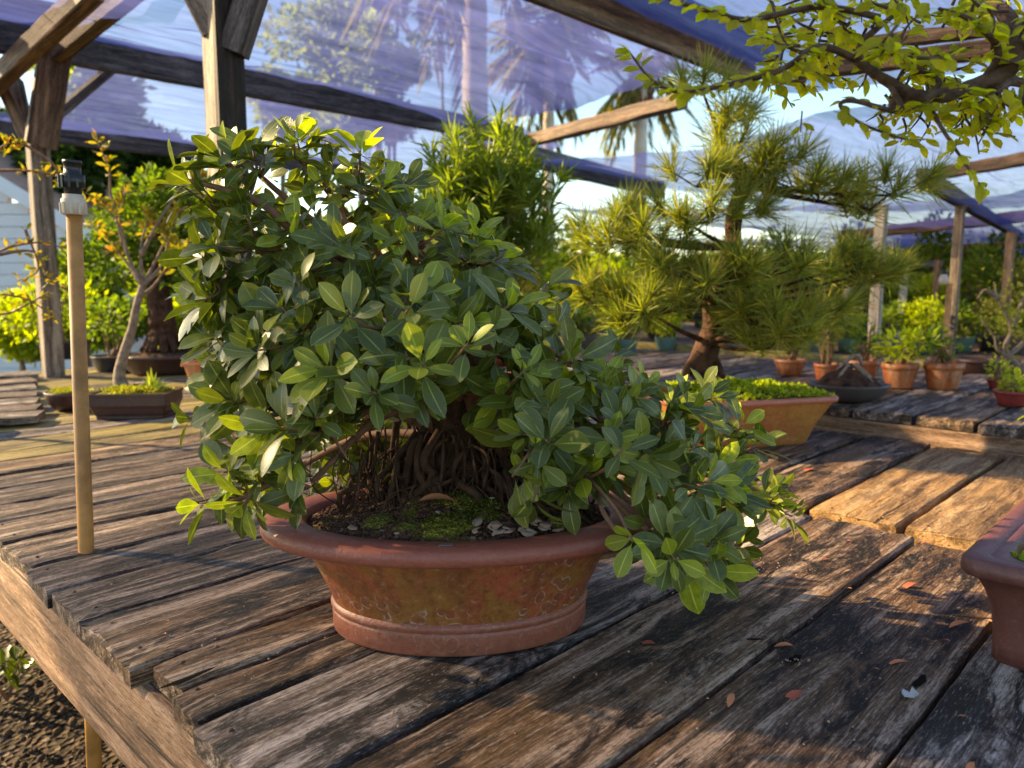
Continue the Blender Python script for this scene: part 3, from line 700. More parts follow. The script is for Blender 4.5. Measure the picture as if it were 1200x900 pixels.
def blobmoss(parent, cx, cy, rx, ry, h, mat, n=24, loc=(0, 0, 0), zf=None, amp=.3):
    m = MB(); m.v.append(Vector((cx, cy, (zf(cx, cy) if zf else 0) + h))); rings = 6
    for i in range(1, rings + 1):
        r = i / rings
        for j in range(n):
            t_ = 2 * math.pi * j / n; rr = r * (1 + .25 * noise.noise(Vector((math.cos(t_) * 2 + cx * 20, math.sin(t_) * 2, cy * 9))))
            x = cx + rx * rr * math.cos(t_); y = cy + ry * rr * math.sin(t_)
            z = (zf(x, y) if zf else 0) + h * (1 - r ** 2) + h * amp * noise.noise(Vector((x * 90, y * 90, 2))) - (.004 if i == rings else 0)
            m.v.append(Vector((x, y, z)))
    for j in range(n): m.f.append([0, 1 + j, 1 + (j + 1) % n])
    for i in range(rings - 1):
        for j in range(n):
            a = 1 + i * n + j; b = 1 + i * n + (j + 1) % n; m.f.append([a, a + n, b + n, b])
    return m.build('moss', mat, parent, smooth=True, loc=loc)
for (cx, cy, rx, ry, h, mt) in ((-.01, -.115, .05, .026, .012, 'moss'), (.045, -.085, .03, .02, .010, 'moss_dark'), (.02, -.05, .06, .035, .012, 'moss_dark'), (-.13, -.09, .03, .025, .008, 'moss_dark'), (.17, -.08, .025, .018, .008, 'moss'), (-.03, -.133, .025, .014, .008, 'moss')):
    blobmoss(fic, cx, cy, rx, ry, h, M[mt], zf=soilz)
# tiny moss fronds for a ragged surface
mf = []
for k in range(1400):
    cx, cy, rx, ry = rng.choice(((-.01, -.115, .05, .026), (.045, -.085, .03, .02), (.02, -.05, .06, .035)))
    t_ = rng.uniform(0, 6.28); r = math.sqrt(rng.random()); x = cx + rx * r * math.cos(t_); y = cy + ry * r * math.sin(t_)
    mf.append(orient((x, y, soilz(x, y) + .012 * (1 - r * r)), (rdir() + Vector((0, 0, 1.2))), rdir(), rng.uniform(.003, .007)))
link('moss_fronds', joined('moss_fronds', QUAD, np.array(mf)), M['moss_dark'], fic, loc=(0, 0, 0), kind='stuff')
# pale chips lying on the soil front right
chipT = [tmpl_mesh('stone', (np.array([(.5*math.cos(t)*(1+.2*math.sin(3*t+s)), .38*math.sin(t), 0) for t in np.linspace(0, 5.4, 7)] + [(.46*math.cos(t)*(1+.2*math.sin(3*t+s)), .34*math.sin(t), .16 + .05 * math.sin(t * 2 + s)) for t in np.linspace(0, 5.4, 7)], float),
      [(i, (i+1) % 7, 7+(i+1) % 7, 7+i) for i in range(7)] + [tuple(range(7, 14))], np.zeros((14, 2))), mt) for s, mt in ((0, M['stone']), (2, M['stonew']), (4, M['stone']))]
for k in range(40):
    if k < 32: px = rng.uniform(.03, .185); yy = -math.sqrt(max(0, 1 - (px / .262) ** 2)) * .161 + rng.uniform(.014, .05)
    else: px = rng.uniform(-.2, .2); yy = -math.sqrt(max(0, 1 - (px / .262) ** 2)) * .161 + rng.uniform(.01, .1)
    s = rng.uniform(.011, .026)
    o = link('stone', chipT[k % 3], None, fic, loc=(px, yy, soilz(px, yy) + .004), rot=(rng.uniform(-.4, .4), rng.uniform(-.4, .4), rng.uniform(0, 6)), scale=(s, s, s * .8))
# the grey label tag on the rim, crumbs on the rim
m = MB(); m.box((0, 0, 0), .021, .009, .0014); m.build('label_tag', M['tag'], fic_pot[0], loc=(-.022, -.186, .2027), rot=(0, 0, R(3)))
for k, (x, y) in enumerate(((-.292, -.01), (-.283, -.045), (-.27, -.065), (-.29, .02), (-.262, -.075), (-.255, -.05))):
    s = rng.uniform(.003, .006); link('stone', chipT[k % 3], None, fic, loc=(x * 1.03, y - .01, .202), rot=(0, 0, k), scale=(s, s, s))
# weed flower
m = MB(); m.tube([(.055, -.075, .22), (.058, -.078, .242)], .0006, 4); m.build('weed_stem', M['ficus_y'], fic, loc=(0, 0, 0))
fl = [orient((.058, -.078, .243), (math.cos(a), math.sin(a), .35), (0, 0, 1), .007) for a in np.linspace(0, 5.2, 6)]
link('weed_flower', joined('weed_flower', QUAD, np.array(fl)), simple('petal', (.7, .7, .5)), fic, loc=(0, 0, 0))

# trunk and aerial roots (world space)
TC = Vector((-.10, 1.36, DECK))
tr = MB()
main = bez([TC + Vector(p) for p in ((0, 0, .15), (.01, 0, .26), (-.01, .01, .36), (-.03, .02, .48), (-.01, .03, .62))], 6)
tr.tube(main, [.06 - .036 * (i / (len(main) - 1)) ** .8 for i in range(len(main))], 14)
for k in range(210):
    tx = rng.gauss(.01, .075); ty = rng.uniform(-.06, .05); e = TC + Vector((tx, ty, rng.uniform(.24, .36)))
    bx = tx * 1.25 + rng.gauss(0, .04) + (.05 if tx > .03 else 0); bx = max(-.21, min(.24, bx)); b = TC + Vector((bx, ty * 1.2 - .02 + rng.uniform(-.03, .02), 0)); b.z = DECK + soilz(b.x - PC.x, b.y - PC.y) - .006
    mid1 = b.lerp(e, .3) + rdir() * .022; mid2 = b.lerp(e, .62) + rdir() * .026
    pts = bez([b, mid1, mid2, e], 7); r_ = rng.choice((.0018, .0022, .0026, .0032, .004, .0055, .0075))
    tr.tube(pts, [max(.001, (r_ * 1.2 - r_ * .3 * i / (len(pts) - 1)) * (1 + .25 * noise.noise(pts[i] * 60))) for i in range(len(pts))], 7)
trunk = tr.build('trunk', M['bark'], fic, smooth=True)
# thin hair roots and dead twigs
hr = MB()
for k in range(130):
    a = rng.uniform(0, 6.283); b = TC + Vector((rng.uniform(-.19, .2), rng.uniform(-.11, .05), 0)); b.z = DECK + soilz(b.x - PC.x, b.y - PC.y)
    e = b + Vector((rng.uniform(-.06, .06), rng.uniform(-.03, .05), rng.uniform(.01, .18)))
    hr.tube(bez([b, b.lerp(e, .5) + rdir() * .03, e], 4), [.0014, .0013, .0012, .0012, .0011, .001, .001, .0009, .0008], 4)
hr.build('roots', M['bark'], fic, smooth=True, kind='stuff')

# crown: lobes traced in the view at their own distances
L_ = [(300,205,48,1.34),(350,185,40,1.36),(420,215,55,1.40),(470,215,35,1.42),(300,290,62,1.30),(385,300,80,1.28),(480,290,72,1.33),(550,310,62,1.38),
      (285,385,52,1.27),(360,390,72,1.20),(450,385,80,1.17),(550,385,72,1.22),(620,370,50,1.38),(640,430,66,1.27),(275,475,42,1.27),(335,465,52,1.20),(415,445,58,1.14),
      (500,445,50,1.16),(585,460,58,1.18),(275,545,34,1.25),(300,575,30,1.22),(640,510,58,1.15),(715,455,52,1.33),(720,510,62,1.20),(690,560,46,1.16),(640,548,34,1.17),
      (780,500,52,1.34),(780,560,56,1.26),(850,530,42,1.42),(840,590,46,1.38),(775,618,34,1.2),(905,590,28,1.48),(870,635,26,1.40),(790,650,26,1.16),(820,640,36,1.28),
      (245,330,26,1.32),(255,250,24,1.34),(390,510,34,1.16),(345,520,30,1.18), (360,570,18,1.24), (820,470,30,1.46), (480,500,70,1.62), (400,530,60,1.58), (560,540,55,1.6), (330,560,40,1.5), (440,560,50,1.62), (320,520,45,1.28), (375,500,36,1.2), (292,345,50,1.34), (272,425,36,1.32), (300,440,44,1.36), (262,350,24,1.36)]
cores = [(Pt(a, b, c), r / F * c) for a, b, r, c in L_]
CEN = Pt(480, 420, 1.45)
FT = [leaf_template(w_, 8, f_, c_, wide=wd, bend=bd, stalk=.14) for (w_, f_, c_, wd, bd) in ((.42, .25, .22, .60, .05), (.47, .12, .35, .58, -.06), (.39, .38, -.12, .60, .1), (.43, .2, .7, .60, -.03), (.50, .3, .15, .62, .02), (.37, .15, .45, .56, -.12))]
cores = [(c_ + Vector((.014 if (q_[0] < 300 and q_[1] > 260) else 0, 0, 0)), r_) for (c_, r_), q_ in zip(cores, L_)]
rosettes = []        # (tip point, axis, young)
for (c, r), (px, py, pr, Y) in zip(cores, L_):
    n = max(3, int(r * r * 760) + 2)
    for k in range(n):
        for tries in range(20):
            d = rdir()
            if d.y > .35: continue
            break
        rr = r * rng.uniform(.55, 1.0) if rng.random() < .8 else r * rng.uniform(.1, .6)
        p = c + Vector((d.x * rr, d.y * rr * .9, d.z * rr))
        ax_ = (d * .8 + (p - CEN).normalized() * .5 + Vector((0, -.6, .62)) + rdir() * .38).normalized()
        yng = rng.random() < (.30 if py > 250 else .5) or (px < 300 and py > 540 and rng.random() < .6) or (px > 700 and rng.random() < .12)
        rosettes.append((p, ax_, yng))
# hand-placed rosettes where the photograph shows distinct ones
for (px, py, Y, ax_, yng) in ((422, 175, 1.36, (.05, -.2, 1), 1), (310, 180, 1.30, (-.1, -.2, 1), 0), (262, 185, 1.3, (-.4, 0, 1), 0), (345, 165, 1.33, (.2, 0, 1), 1), (450, 215, 1.32, (.3, -.2, 1), 1),
      (522, 265, 1.30, (.5, -.1, .9), 1), (560, 285, 1.30, (.5, -.1, .9), 1), (590, 300, 1.32, (.7, 0, .7), 1), (548, 402, 1.08, (.1, -.7, .8), 1), (495, 425, 1.08, (.1, -.8, .6), 1),
      (730, 525, 1.05, (0, -.6, .8), 0), (640, 515, 1.06, (-.2, -.7, .7), 0), (790, 655, 1.06, (0, -.7, .2), 1), (740, 635, 1.05, (-.4, -.6, -.1), 1), (232, 590, 1.2, (-1, -.1, .1), 1), (285, 592, 1.16, (-.2, -.6, -.4), 1),
      (370, 490, 1.08, (0, -.8, .6), 0), (440, 460, 1.07, (.2, -.8, .5), 0), (330, 500, 1.1, (-.5, -.7, .4), 0), (300, 410, 1.13, (-.4, -.7, .4), 0), (410, 370, 1.1, (0, -.8, .6), 0), (480, 360, 1.1, (.1, -.8, .6), 0),
      (240, 350, 1.25, (-.8, -.3, .2), 0), (235, 300, 1.3, (-.9, -.1, .3), 0), (930, 605, 1.46, (1, -.1, 0), 0), (915, 575, 1.48, (.9, -.1, .6), 1), (888, 520, 1.45, (.5, 0, .9), 0),
      (600, 560, 1.06, (-.3, -.6, -.6), 0), (625, 590, 1.06, (0, -.4, -1), 0), (215, 490, 1.3, (-1, 0, 0), 0), (850, 655, 1.3, (.3, -.4, -.7), 0)):
    rosettes.append((Pt(px, py, Y), Vector(ax_).normalized(), bool(yng)))
for q_ in ((203, 210, 1.31), (222, 214, 1.305), (238, 222, 1.3)): rosettes.append((Pt(*q_), Vector((-.7, -.2, .5)).normalized(), False))
leaves = []      # (matrix, young, dist)
camp = Vector((0, 0, CAMZ))
for (p, ax_, yng) in rosettes:
    nl = rng.choice((5, 6, 7, 8)); ph = rng.uniform(0, 6.28); o1 = ax_.orthogonal().normalized(); o2 = ax_.cross(o1)
    base = rng.uniform(.046, .082)
    for k in range(nl):
        a = ph + k * 2.4; q = k / nl                       # outer leaves first, inner leaves stand up
        tilt = R(78 - 50 * q + rng.uniform(-9, 9)); s = base * (1.12 - .35 * q) * rng.uniform(.82, 1.15)
        rad = o1 * math.cos(a) + o2 * math.sin(a)
        d = (rad * math.sin(tilt) + ax_ * math.cos(tilt) + Vector((0, 0, -.08))).normalized()
        n_ = (ax_ * math.sin(tilt) - rad * math.cos(tilt))
        pp = p - ax_ * (.018 * (1 - q)) + rad * .002
        y_ = yng and (k >= nl * .35 or rng.random() < .3)
        leaves.append((orient(pp, d, n_ + rdir() * .2, s), y_, (pp - camp).length + rng.uniform(0, .06), rng.randrange(6)))
# darker filling leaves inside the crown
for (c, r), (px, py, pr, Y) in zip(cores, L_):
    for k in range(int(r * r * 3200)):
        d = rdir(); p = c + d * r * rng.uniform(0, .8) + Vector((0, .05, 0))
        leaves.append((orient(p, (d + rdir() * .7 + Vector((0, -.2, .1))), rdir() + Vector((0, -.4, .5)), rng.uniform(.04, .06)), False, 9, rng.randrange(6)))
def not_in_gap(mm):   # the window under the crown where trunk and roots show
    P = Vector(mm[:3, 3]) ; e = P + Vector(mm[:3, 1])
    for q in (P, e):
        v_ = q - camp; dep = v_.y * math.cos(PITCH) - v_.z * math.sin(PITCH); px = 600 + F * v_.x / dep; py = 450 - F * (v_.y * math.sin(PITCH) + v_.z * math.cos(PITCH)) / dep
        if 405 < px < 585 and 506 < py < 620 and q.y < 1.46: return False
        if 355 < px < 600 and 520 < py < 640 and q.y < 1.42: return False
    return True
leaves = [l for l in leaves if not_in_gap(l[0])]
leaves.sort(key=lambda l: l[2])
lm = [[tmpl_mesh('leaf', T, M['ficus']) for T in FT], [tmpl_mesh('leaf', T, M['ficus_y']) for T in FT]]
for (mm, y_, d_, vi) in leaves[:298]:
    o = bpy.data.objects.new('leaf', lm[1 if y_ else 0][vi]); col.objects.link(o); o.parent = fic
    o.matrix_parent_inverse = MI(fic); o.matrix_world = Matrix(mm.tolist()); o.matrix_basis = Matrix(mm.tolist())
rest = leaves[298:]
for y_ in (False, True):
    for vi in range(6):
        A = [l[0] for l in rest if l[1] == y_ and l[3] == vi]
        if A:
            link('foliage', joined('foliage', FT[vi], np.array(A)), M['ficus_y' if y_ else 'ficus'], fic, kind='stuff')
print('ficus leaves', len(leaves))
# branches from the trunk to every lobe, twigs to rosettes
br = MB(); joints = {}
for (c, r) in cores:
    st = TC + Vector((rng.uniform(-.03, .03), 0, rng.uniform(.3, .5)))
    c2 = c + Vector((0, .03, 0)); md = st.lerp(c2, .5) + Vector((0, .04, .03)) + rdir() * .02
    pts = bez([st, md, c2], 7); br.tube(pts, lerpl((.011, .005), len(pts)), 6)
for (p, ax_, yng) in rosettes:
    c, r = min(cores, key=lambda cr_: (cr_[0] - p).length)
    e = p - ax_ * .002; md = c.lerp(e, .55) - ax_ * .012
    br.tube(bez([c, md, e], 3), lerpl((.0035, .0016), 7), 5)
def stem(pl, r0, r1): br.tube(bez([Pt(*q) for q in pl], 6), lerpl((r0, r1), 6 * (len(pl) - 1) + 1), 6)
stem([(440, 470, 1.35), (420, 330, 1.33), (350, 275, 1.3), (300, 235, 1.3), (235, 215, 1.3), (198, 208, 1.31)], .014, .002)
stem([(420, 340, 1.35), (410, 280, 1.34), (400, 240, 1.36), (420, 200, 1.37)], .010, .004)
stem([(690, 655, 1.3), (760, 640, 1.3), (830, 605, 1.36), (885, 582, 1.42)], .006, .003)
stem([(700, 560, 1.25), (705, 595, 1.12), (720, 620, 1.08)], .005, .003)
stem([(330, 560, 1.25), (280, 585, 1.2), (235, 594, 1.2)], .006, .003)
br.build('branches', M['twig'], fic, smooth=True)
# fallen orange leaf on the soil
dl = tmpl_mesh('fallen_leaf', leaf_template(.36, 5, .5, .5), M['leaf_dead']); dlr = tmpl_mesh('fallen_leaf', leaf_template(.4, 5, .4, .9), M['leaf_red'])
def fallen(px, py, z, s, rz, mat, label, tilt=(0, 0), loc=None):
    p = loc or G(px, py, z); o = bpy.data.objects.new('fallen_leaf', dlr if mat == 'r' else dl); col.objects.link(o)
    o.location = p; s *= 1.35; o.scale = (s, s, s); o.rotation_euler = (tilt[0] * .5, tilt[1] * .5, rz); return tag(o, label, 'leaf', 'fallen leaves on the planks' if loc is None else None)
fallen(0, 0, 0, .05, R(-70), 'd', 'curled orange leaf lying on the soil in front of the ficus roots', (.3, .3), loc=PC + Vector((-.065, -.105, .246)))
FL = [(932, 757, .026, 60, 'd', 'orange leaf beside the dark knot hole on the right planks'), (860, 811, .022, 150, 'd', 'small orange leaf left of the knot hole'), (1067, 775, .026, 80, 'd', 'pale curled leaf just above the silver foil scrap'),
      (1115, 752, .018, 20, 'r', 'dark red leaf right of the pale curled leaf'), (1138, 729, .030, 95, 'd', 'orange leaf near the plank gap below the brown tray'), (770, 755, .024, 60, 'r', 'pinkish leaf right of the oval pot on the middle plank'),
      (598, 772, .014, 10, 'r', 'red leaf just below the foot of the oval pot'), (1142, 892, .018, 130, 'd', 'small orange leaf at the bottom right edge'), (1031, 785, .01, 20, 'd', 'tiny pale leaf left of the pale curled leaf'),
      (998, 634, .014, 30, 'r', 'small red leaf near the far ends of the front planks'), (972, 655, .012, 60, 'r', 'red leaf beside the thin pale root strand'), (1075, 683, .026, 100, 'r', 'narrow reddish brown leaf in the upper right planks'),
      (1165, 730, .016, 10, 'd', 'leaf caught on the edge of the rightmost gap'), (944, 809, .03, 110, 'r', 'shrivelled brown leaf under the knot hole'), (1135, 840, .01, 60, 'd', 'crumb of orange leaf low on the right plank'), (1160, 820, .008, 0, 'd', 'crumb of orange leaf beside the right frame edge'),
      (999, 690, .008, 40, 'd', 'tiny orange leaf on the gap at right centre'), (958, 550, .05, 95, 'r', 'large dry brown leaf on the sunlit planks behind the ficus'), (1092, 634, .016, 70, 'r', 'small red leaf at the far end of the second right plank'),
      (310, 661, .009, 50, 'r', 'red speck of leaf left of the oval pot'), (195, 743, .009, 50, 'd', 'tiny orange leaf on the left planks'), (198, 728, .007, 50, 'd', 'smallest pale crumb of leaf on the left planks')]
for px, py, s, a, mt, lb in FL: fallen(px, py, DECK + .006, s, R(a), mt, lb, (rng.uniform(-.15, .25), rng.uniform(-.3, .3)))
# debris crumbs on the deck
cr = []
for (px, py, n_, sp) in ((880, 660, 60, 45), (840, 690, 30, 40), (250, 755, 30, 50), (930, 775, 14, 10), (1000, 610, 40, 60), (980, 760, 50, 200), (400, 800, 30, 200), (200, 700, 30, 150), (740, 800, 40, 200)):
    for k in range(n_): cr.append(rock_m(G(px + rng.gauss(0, sp), min(895, py + rng.gauss(0, sp * .3)), DECK + .003), rng.uniform(.0008, .0028)))
tag(link('plank_debris', joined('plank_debris', ROCK, np.array(cr)), M['stone']), 'fine crumbs of bark and grit scattered on the front planks', 'debris', kind='stuff')
# foil scrap in the rotten hole, dark holes
p = G(1066, 812, DECK + .004)
m = MB(); n0 = 0; sh = [(-.012, -.007), (.001, -.011), (.012, -.002), (.008, .009), (.001, .002), (-.005, .009), (-.011, .002)]
for x, y in sh: m.v.append(p + Vector((x, y, rng.uniform(0, .006))))
for x, y in sh: m.v.append(p + Vector((x * .96, y * .96, -.002)))
m.f.append(list(range(7))); m.f.append([7 + i for i in reversed(range(7))])
for i in range(7): m.f.append([i, i + 7, 7 + (i + 1) % 7, (i + 1) % 7])
tag(m.build('foil_scrap', M['foil']), 'crumpled silver foil scrap in a rotten spot of the right plank', 'scrap')
M['hole'] = simple('rotten_wood', (.008, .006, .005), .9, .1, .4, 80)
def rot_patch(px, py, rx, ry, rz):
    c = G(px, py, DECK + .0022); m = MB(); n = 14
    m.v.append(Vector((0, 0, .0)))
    for j in range(n):
        t_ = 2 * math.pi * j / n; r = 1 + .45 * noise.noise(Vector((math.cos(t_) * 2 + px, math.sin(t_) * 2, 0))) + rng.uniform(-.15, .15); m.v.append(Vector((rx * r * math.cos(t_), ry * r * math.sin(t_), -.0012)))
    for j in range(n): m.f.append([0, 1 + j, 1 + (j + 1) % n])
    o = m.build('rotten_spot', M['hole'], benchA, loc=c - benchA.location, rot=(0, 0, rz)); return o
rot_patch(1078, 797, .024, .006, ROTU); rot_patch(932, 771, .018, .007, ROTU); rot_patch(884, 748, .016, .003, 0); rot_patch(222, 793, .05, .007, ROTU)

# ============================================================ PINE BONSAI
def potted(name, label, cat, loc, rz=0, group=None): return empty(name, loc, label, cat, group, rz)
PP = G(868, 500, DECK + .001); pc_ = (.79, 3.02)
pine = potted('pine_bonsai', 'pine bonsai with long yellow green needle tufts in a big rectangular terracotta pot', 'bonsai', Vector((.825, 2.87, DECK)), R(17))
m = MB(); m.rect([(.245, .15, .002), (.25, .155, .012), (.255, .16, .03), (.275, .18, .09), (.305, .205, .15), (.315, .213, .168)], .045, 7); pp_ = m.build('pot', M['pot_pine'], pine, True, loc=(0, 0, 0))
m = MB(); m.rect([(.312, .21, .164), (.325, .223, .167), (.327, .225, .18), (.323, .221, .188), (.305, .203, .188), (.300, .198, .17)], .05, 7, close=False); m.build('rim', M['pot_pinerim'], pp_, True, loc=(0, 0, 0))
m = MB(); m.rect([(.30, .2, .160), (.24, .15, .185), (.12, .08, .20), (.02, .02, .205)], .018, 4, close=False); m.build('soil', M['soil'], pine, True, loc=(0, 0, 0))
gm = []
for k in range(5200):
    x = rng.uniform(-.31, .31); y = rng.uniform(-.21, .21); hgt = .185 + .03 * (.5 + noise.noise(Vector((x * 12, y * 12, 0)))) * (1.2 - max(abs(x) / .31, abs(y) / .21) ** 3)
    gm.append(orient((x, y, hgt * rng.uniform(.97, 1.03)), (rdir() + Vector((0, 0, .6))), Vector((0, 0, 1)) + rdir() * .6, rng.uniform(.008, .02), 1.3))
link('ground_cover', joined('ground_cover', QUAD, np.array(gm)), M['shrub_y'], pine, loc=(0, 0, 0), kind='stuff')
PY = 2.93
tr = MB()
def lim(pl, radii, n=9, mb=None, seg=6):
    pts = bez([Pt(*q) for q in pl], seg); mb = mb or tr; K = len(pts); N2 = len(radii) - 1
    rr = []
    for i in range(K):
        t_ = i / (K - 1) * N2; a = min(int(t_), N2 - 1); rr.append(radii[a] + (radii[a + 1] - radii[a]) * (t_ - a))
    mb.tube(pts, rr, n)
lim([(822, 442, PY), (826, 415, PY), (836, 385, PY), (836, 355, PY), (846, 325, PY), (858, 290, PY), (860, 250, PY), (874, 212, PY), (866, 190, PY)], [.06, .05, .042, .038, .034, .032, .028, .03, .015], 12)
for dx, ex in ((-18, -22), (18, 26), (-8, -8), (6, 12)): lim([(826 + dx * .3, 415, PY - .02), (824 + dx, 432, PY - .03), (822 + ex, 444, PY - .04)], [.026, .018, .008], 8)
TUF = [(822,92,26,2.9,0),(733,262,52,2.8,-.4),(700,250,34,2.85,-.6),(764,268,40,2.85,-.2),(816,200,42,2.88,-.1),(812,245,46,2.8,0),(850,178,36,2.95,0),(896,185,40,2.95,.2),(845,135,30,2.95,0),
       (960,218,42,2.9,.4),(930,205,34,2.9,.3),(1050,214,34,2.9,.5),(1020,228,38,2.9,.4),(736,350,52,2.75,-.4),(700,345,30,2.8,-.5),(770,352,44,2.75,-.2),(818,308,50,2.7,-.1),(850,315,30,2.7,.1),(896,305,48,2.75,.2),(968,300,44,2.85,.3),(996,308,40,2.85,.4),(1022,318,26,2.9,.5),
       (920,375,46,2.72,.3),(948,358,42,2.78,.4),(888,365,36,2.75,.1),(784,300,34,2.85,0),(870,240,26,2.85,.1), (905,395,28,2.72,.3)]
needles = []; nr_rnd = []
for (px, py, r, Y, sk) in TUF:
    c = Pt(px, py + r * .3, Y); rw = r / F * Y
    near = min(((826, 400), (836, 355), (858, 290), (870, 215)), key=lambda q: abs(q[1] - py - 25) + .2 * abs(q[0] - px))
    lim([(near[0], near[1], PY), ((near[0] + px) / 2, (near[1] + py) / 2 + 12, (PY + Y) / 2), (px, py + r * .45, Y)], [.012, .008, .004], 6)
    nt = max(3, int(r / 7.2)); orange = rng.random()
    for k in range(nt):
        d = rdir(); b = c + Vector((d.x * rw * .95, d.y * rw * .7, d.z * rw * .4)); ax_ = Vector((d.x * .55 + sk * .5, -.15 + d.y * .5, .75)).normalized()
        tr.tube([c + Vector((0, 0, -.02)), b + ax_ * .03], [.004, .0025], 4)
        o1 = ax_.orthogonal().normalized(); o2 = ax_.cross(o1)
        for j in range(120):
            a = rng.uniform(0, 6.28); tl = R(rng.uniform(4, 70)); tl = tl if rng.random() < .85 else R(rng.uniform(65, 105))
            dd = ((o1 * math.cos(a) + o2 * math.sin(a)) * math.sin(tl) + ax_ * math.cos(tl) + Vector((0, 0, -.12 * math.sin(tl)))).normalized()
            bb = b + ax_ * rng.uniform(-.02, .045); needles.append(orient(bb, dd, rdir(), rng.uniform(.085, .14), rng.uniform(1.2, 2.0)))
            v_ = rng.uniform(.05, .86)
            if tl > R(62) and rng.random() < .34: v_ = rng.uniform(.86, .995)
            if px < 780 and rng.random() < .22: v_ = rng.uniform(.8, .99)
            nr_rnd.append(v_)
tr.build('trunk', M['bark_pine'], pine, smooth=True)
me = joined('needles', NEED, np.array(needles), np.array(nr_rnd)); link('needles', me, M['needle'], pine, kind='stuff')
print('needles', len(needles))

# ============================================================ generic shrub builders
def leafball(centers, n, size, T=QUAD, updir=.3, spread=1.0):
    """centers: list of (x,y,z,rx,ry,rz) local"""
    A = []; tot = sum(c[3] * c[4] + c[3] * c[5] for c in centers)
    for (x, y, z, rx, ry, rz) in centers:
        k = int(n * (rx * ry + rx * rz) / tot)
        for i in range(k):
            d = rdir(); q = noise.noise(Vector((d.x * 2.3 + x * 3, d.y * 2.3 + y, d.z * 2.3 + z * 5))); rr = rng.uniform(.35, 1.0) ** .5 * (1 + .35 * q)
            if noise.noise(Vector((d.x * 3.5 + z, d.y * 3.5, d.z * 3.5 + x))) > .28: rr *= .6
            p = (x + d.x * rx * rr, y + d.y * ry * rr, z + d.z * rz * rr)
            A.append(orient(p, (d * spread + rdir() * .7 + Vector((0, 0, updir))), Vector((0, 0, 1)) + rdir() * .9, size * rng.uniform(.6, 1.3)))
    return np.array(A)
def round_pot(parent, r, h, mat, zb=0, lip=True):
    m = MB(); pr = [(r * .72, r * .72, 0), (r * .74, r * .74, .002), (r * .93, r * .93, h * .74)]
    if lip: pr += [(r * .93, r * .93, h * .75), (r, r, h * .76), (r, r, h), (r * .92, r * .92, h), (r * .9, r * .9, h * .85)]
    else: pr += [(r, r, h * .97), (r, r, h), (r * .95, r * .95, h), (r * .93, r * .93, h * .85)]
    m.oval(pr, 20, (0, 0, zb), True); m.build('pot', mat, parent, True, loc=(0, 0, 0))
    m = MB(); m.oval([(r * .92, r * .92, h * .86), (r * .5, r * .5, h * .93), (.002, .002, h * .95)], 14, (0, 0, zb)); m.build('soil', M['soil'], parent, True, loc=(0, 0, 0))
def proto_shrub(potr, poth, potmat, leafmat, cents, n, size, T=QUAD, updir=.3, lip=True, stems=5, name='potted_shrub', twig='twig'):
    t = empty(name, (0, 0, 0)); round_pot(t, potr, poth, potmat, 0, lip)
    m = MB()
    for k in range(stems):
        c = cents[k % len(cents)]; e = Vector((c[0] + rng.uniform(-.5, .5) * c[3], c[1] + rng.uniform(-.5, .5) * c[4], c[2] + rng.uniform(0, .5) * c[5]))
        b = Vector((rng.uniform(-.3, .3) * potr, rng.uniform(-.3, .3) * potr, poth * .85)); m.tube(bez([b, b.lerp(e, .5) + rdir() * .03, e], 4), lerpl((.009, .003), 9), 5)
    m.build('stem', M[twig], t, True, loc=(0, 0, 0))
    link('foliage', joined('foliage', T, leafball(cents, n, size, T, updir)), leafmat, t, loc=(0, 0, 0), kind='stuff')
    return t
def place(t, loc, rz=0, s=1.0, label=None, cat='potted plant', group=None):
    t.location = loc; t.rotation_euler = (0, 0, rz); t.scale = (s, s, s)
    return tag(t, label, cat, group)

# podocarpus behind the ficus
pod = empty('podocarpus_bonsai', Vector((-.12, 3.6, DECK)), 'bright green narrow leaved podocarpus tree rising behind the ficus top', 'tree')
m = MB(); A = []
round_pot(pod, .19, .16, M['pot_brown'])
base_l = Vector((.0, 0, .14))
for k in range(230):
    px = rng.gauss(566, 44); py = rng.gauss(235, 48); t_ = (py - 128) / 200
    if py < 138 or abs(px - 560 - 22 * (t_ > .4)) > 22 + 125 * min(1, max(.05, t_)): continue
    e = Pt(px, py, rng.uniform(3.35, 3.85)) - pod.location
    b0 = Vector((e.x * .5, 0, e.z - rng.uniform(.1, .3)))
    m.tube([b0, e], [.005, .002], 4)
    ax_ = Vector((rng.uniform(-.5, .5), rng.uniform(-.5, .3), 1)).normalized(); o1 = ax_.orthogonal().normalized(); o2 = ax_.cross(o1)
    for j in range(34):
        a = rng.uniform(0, 6.28); tl = R(rng.uniform(12, 80)); dd = (o1 * math.cos(a) + o2 * math.sin(a)) * math.sin(tl) + ax_ * math.cos(tl)
        A.append(orient(e + ax_ * rng.uniform(-.09, .03), dd, rdir(), rng.uniform(.07, .125), .12))
for q in ((0, 0, .14), (.05, 0, .4), (-.04, 0, .7)): pass
m.tube(bez([base_l, (.03, 0, .45), (-.02, 0, .8), (.0, 0, 1.1)], 5), lerpl((.035, .012), 16), 8)
m.build('trunk', M['bark_grey'], pod, True, loc=(0, 0, 0))
link('foliage', joined('foliage', BLADE, np.array(A)), M['podo'], pod, loc=(0, 0, 0), kind='stuff')

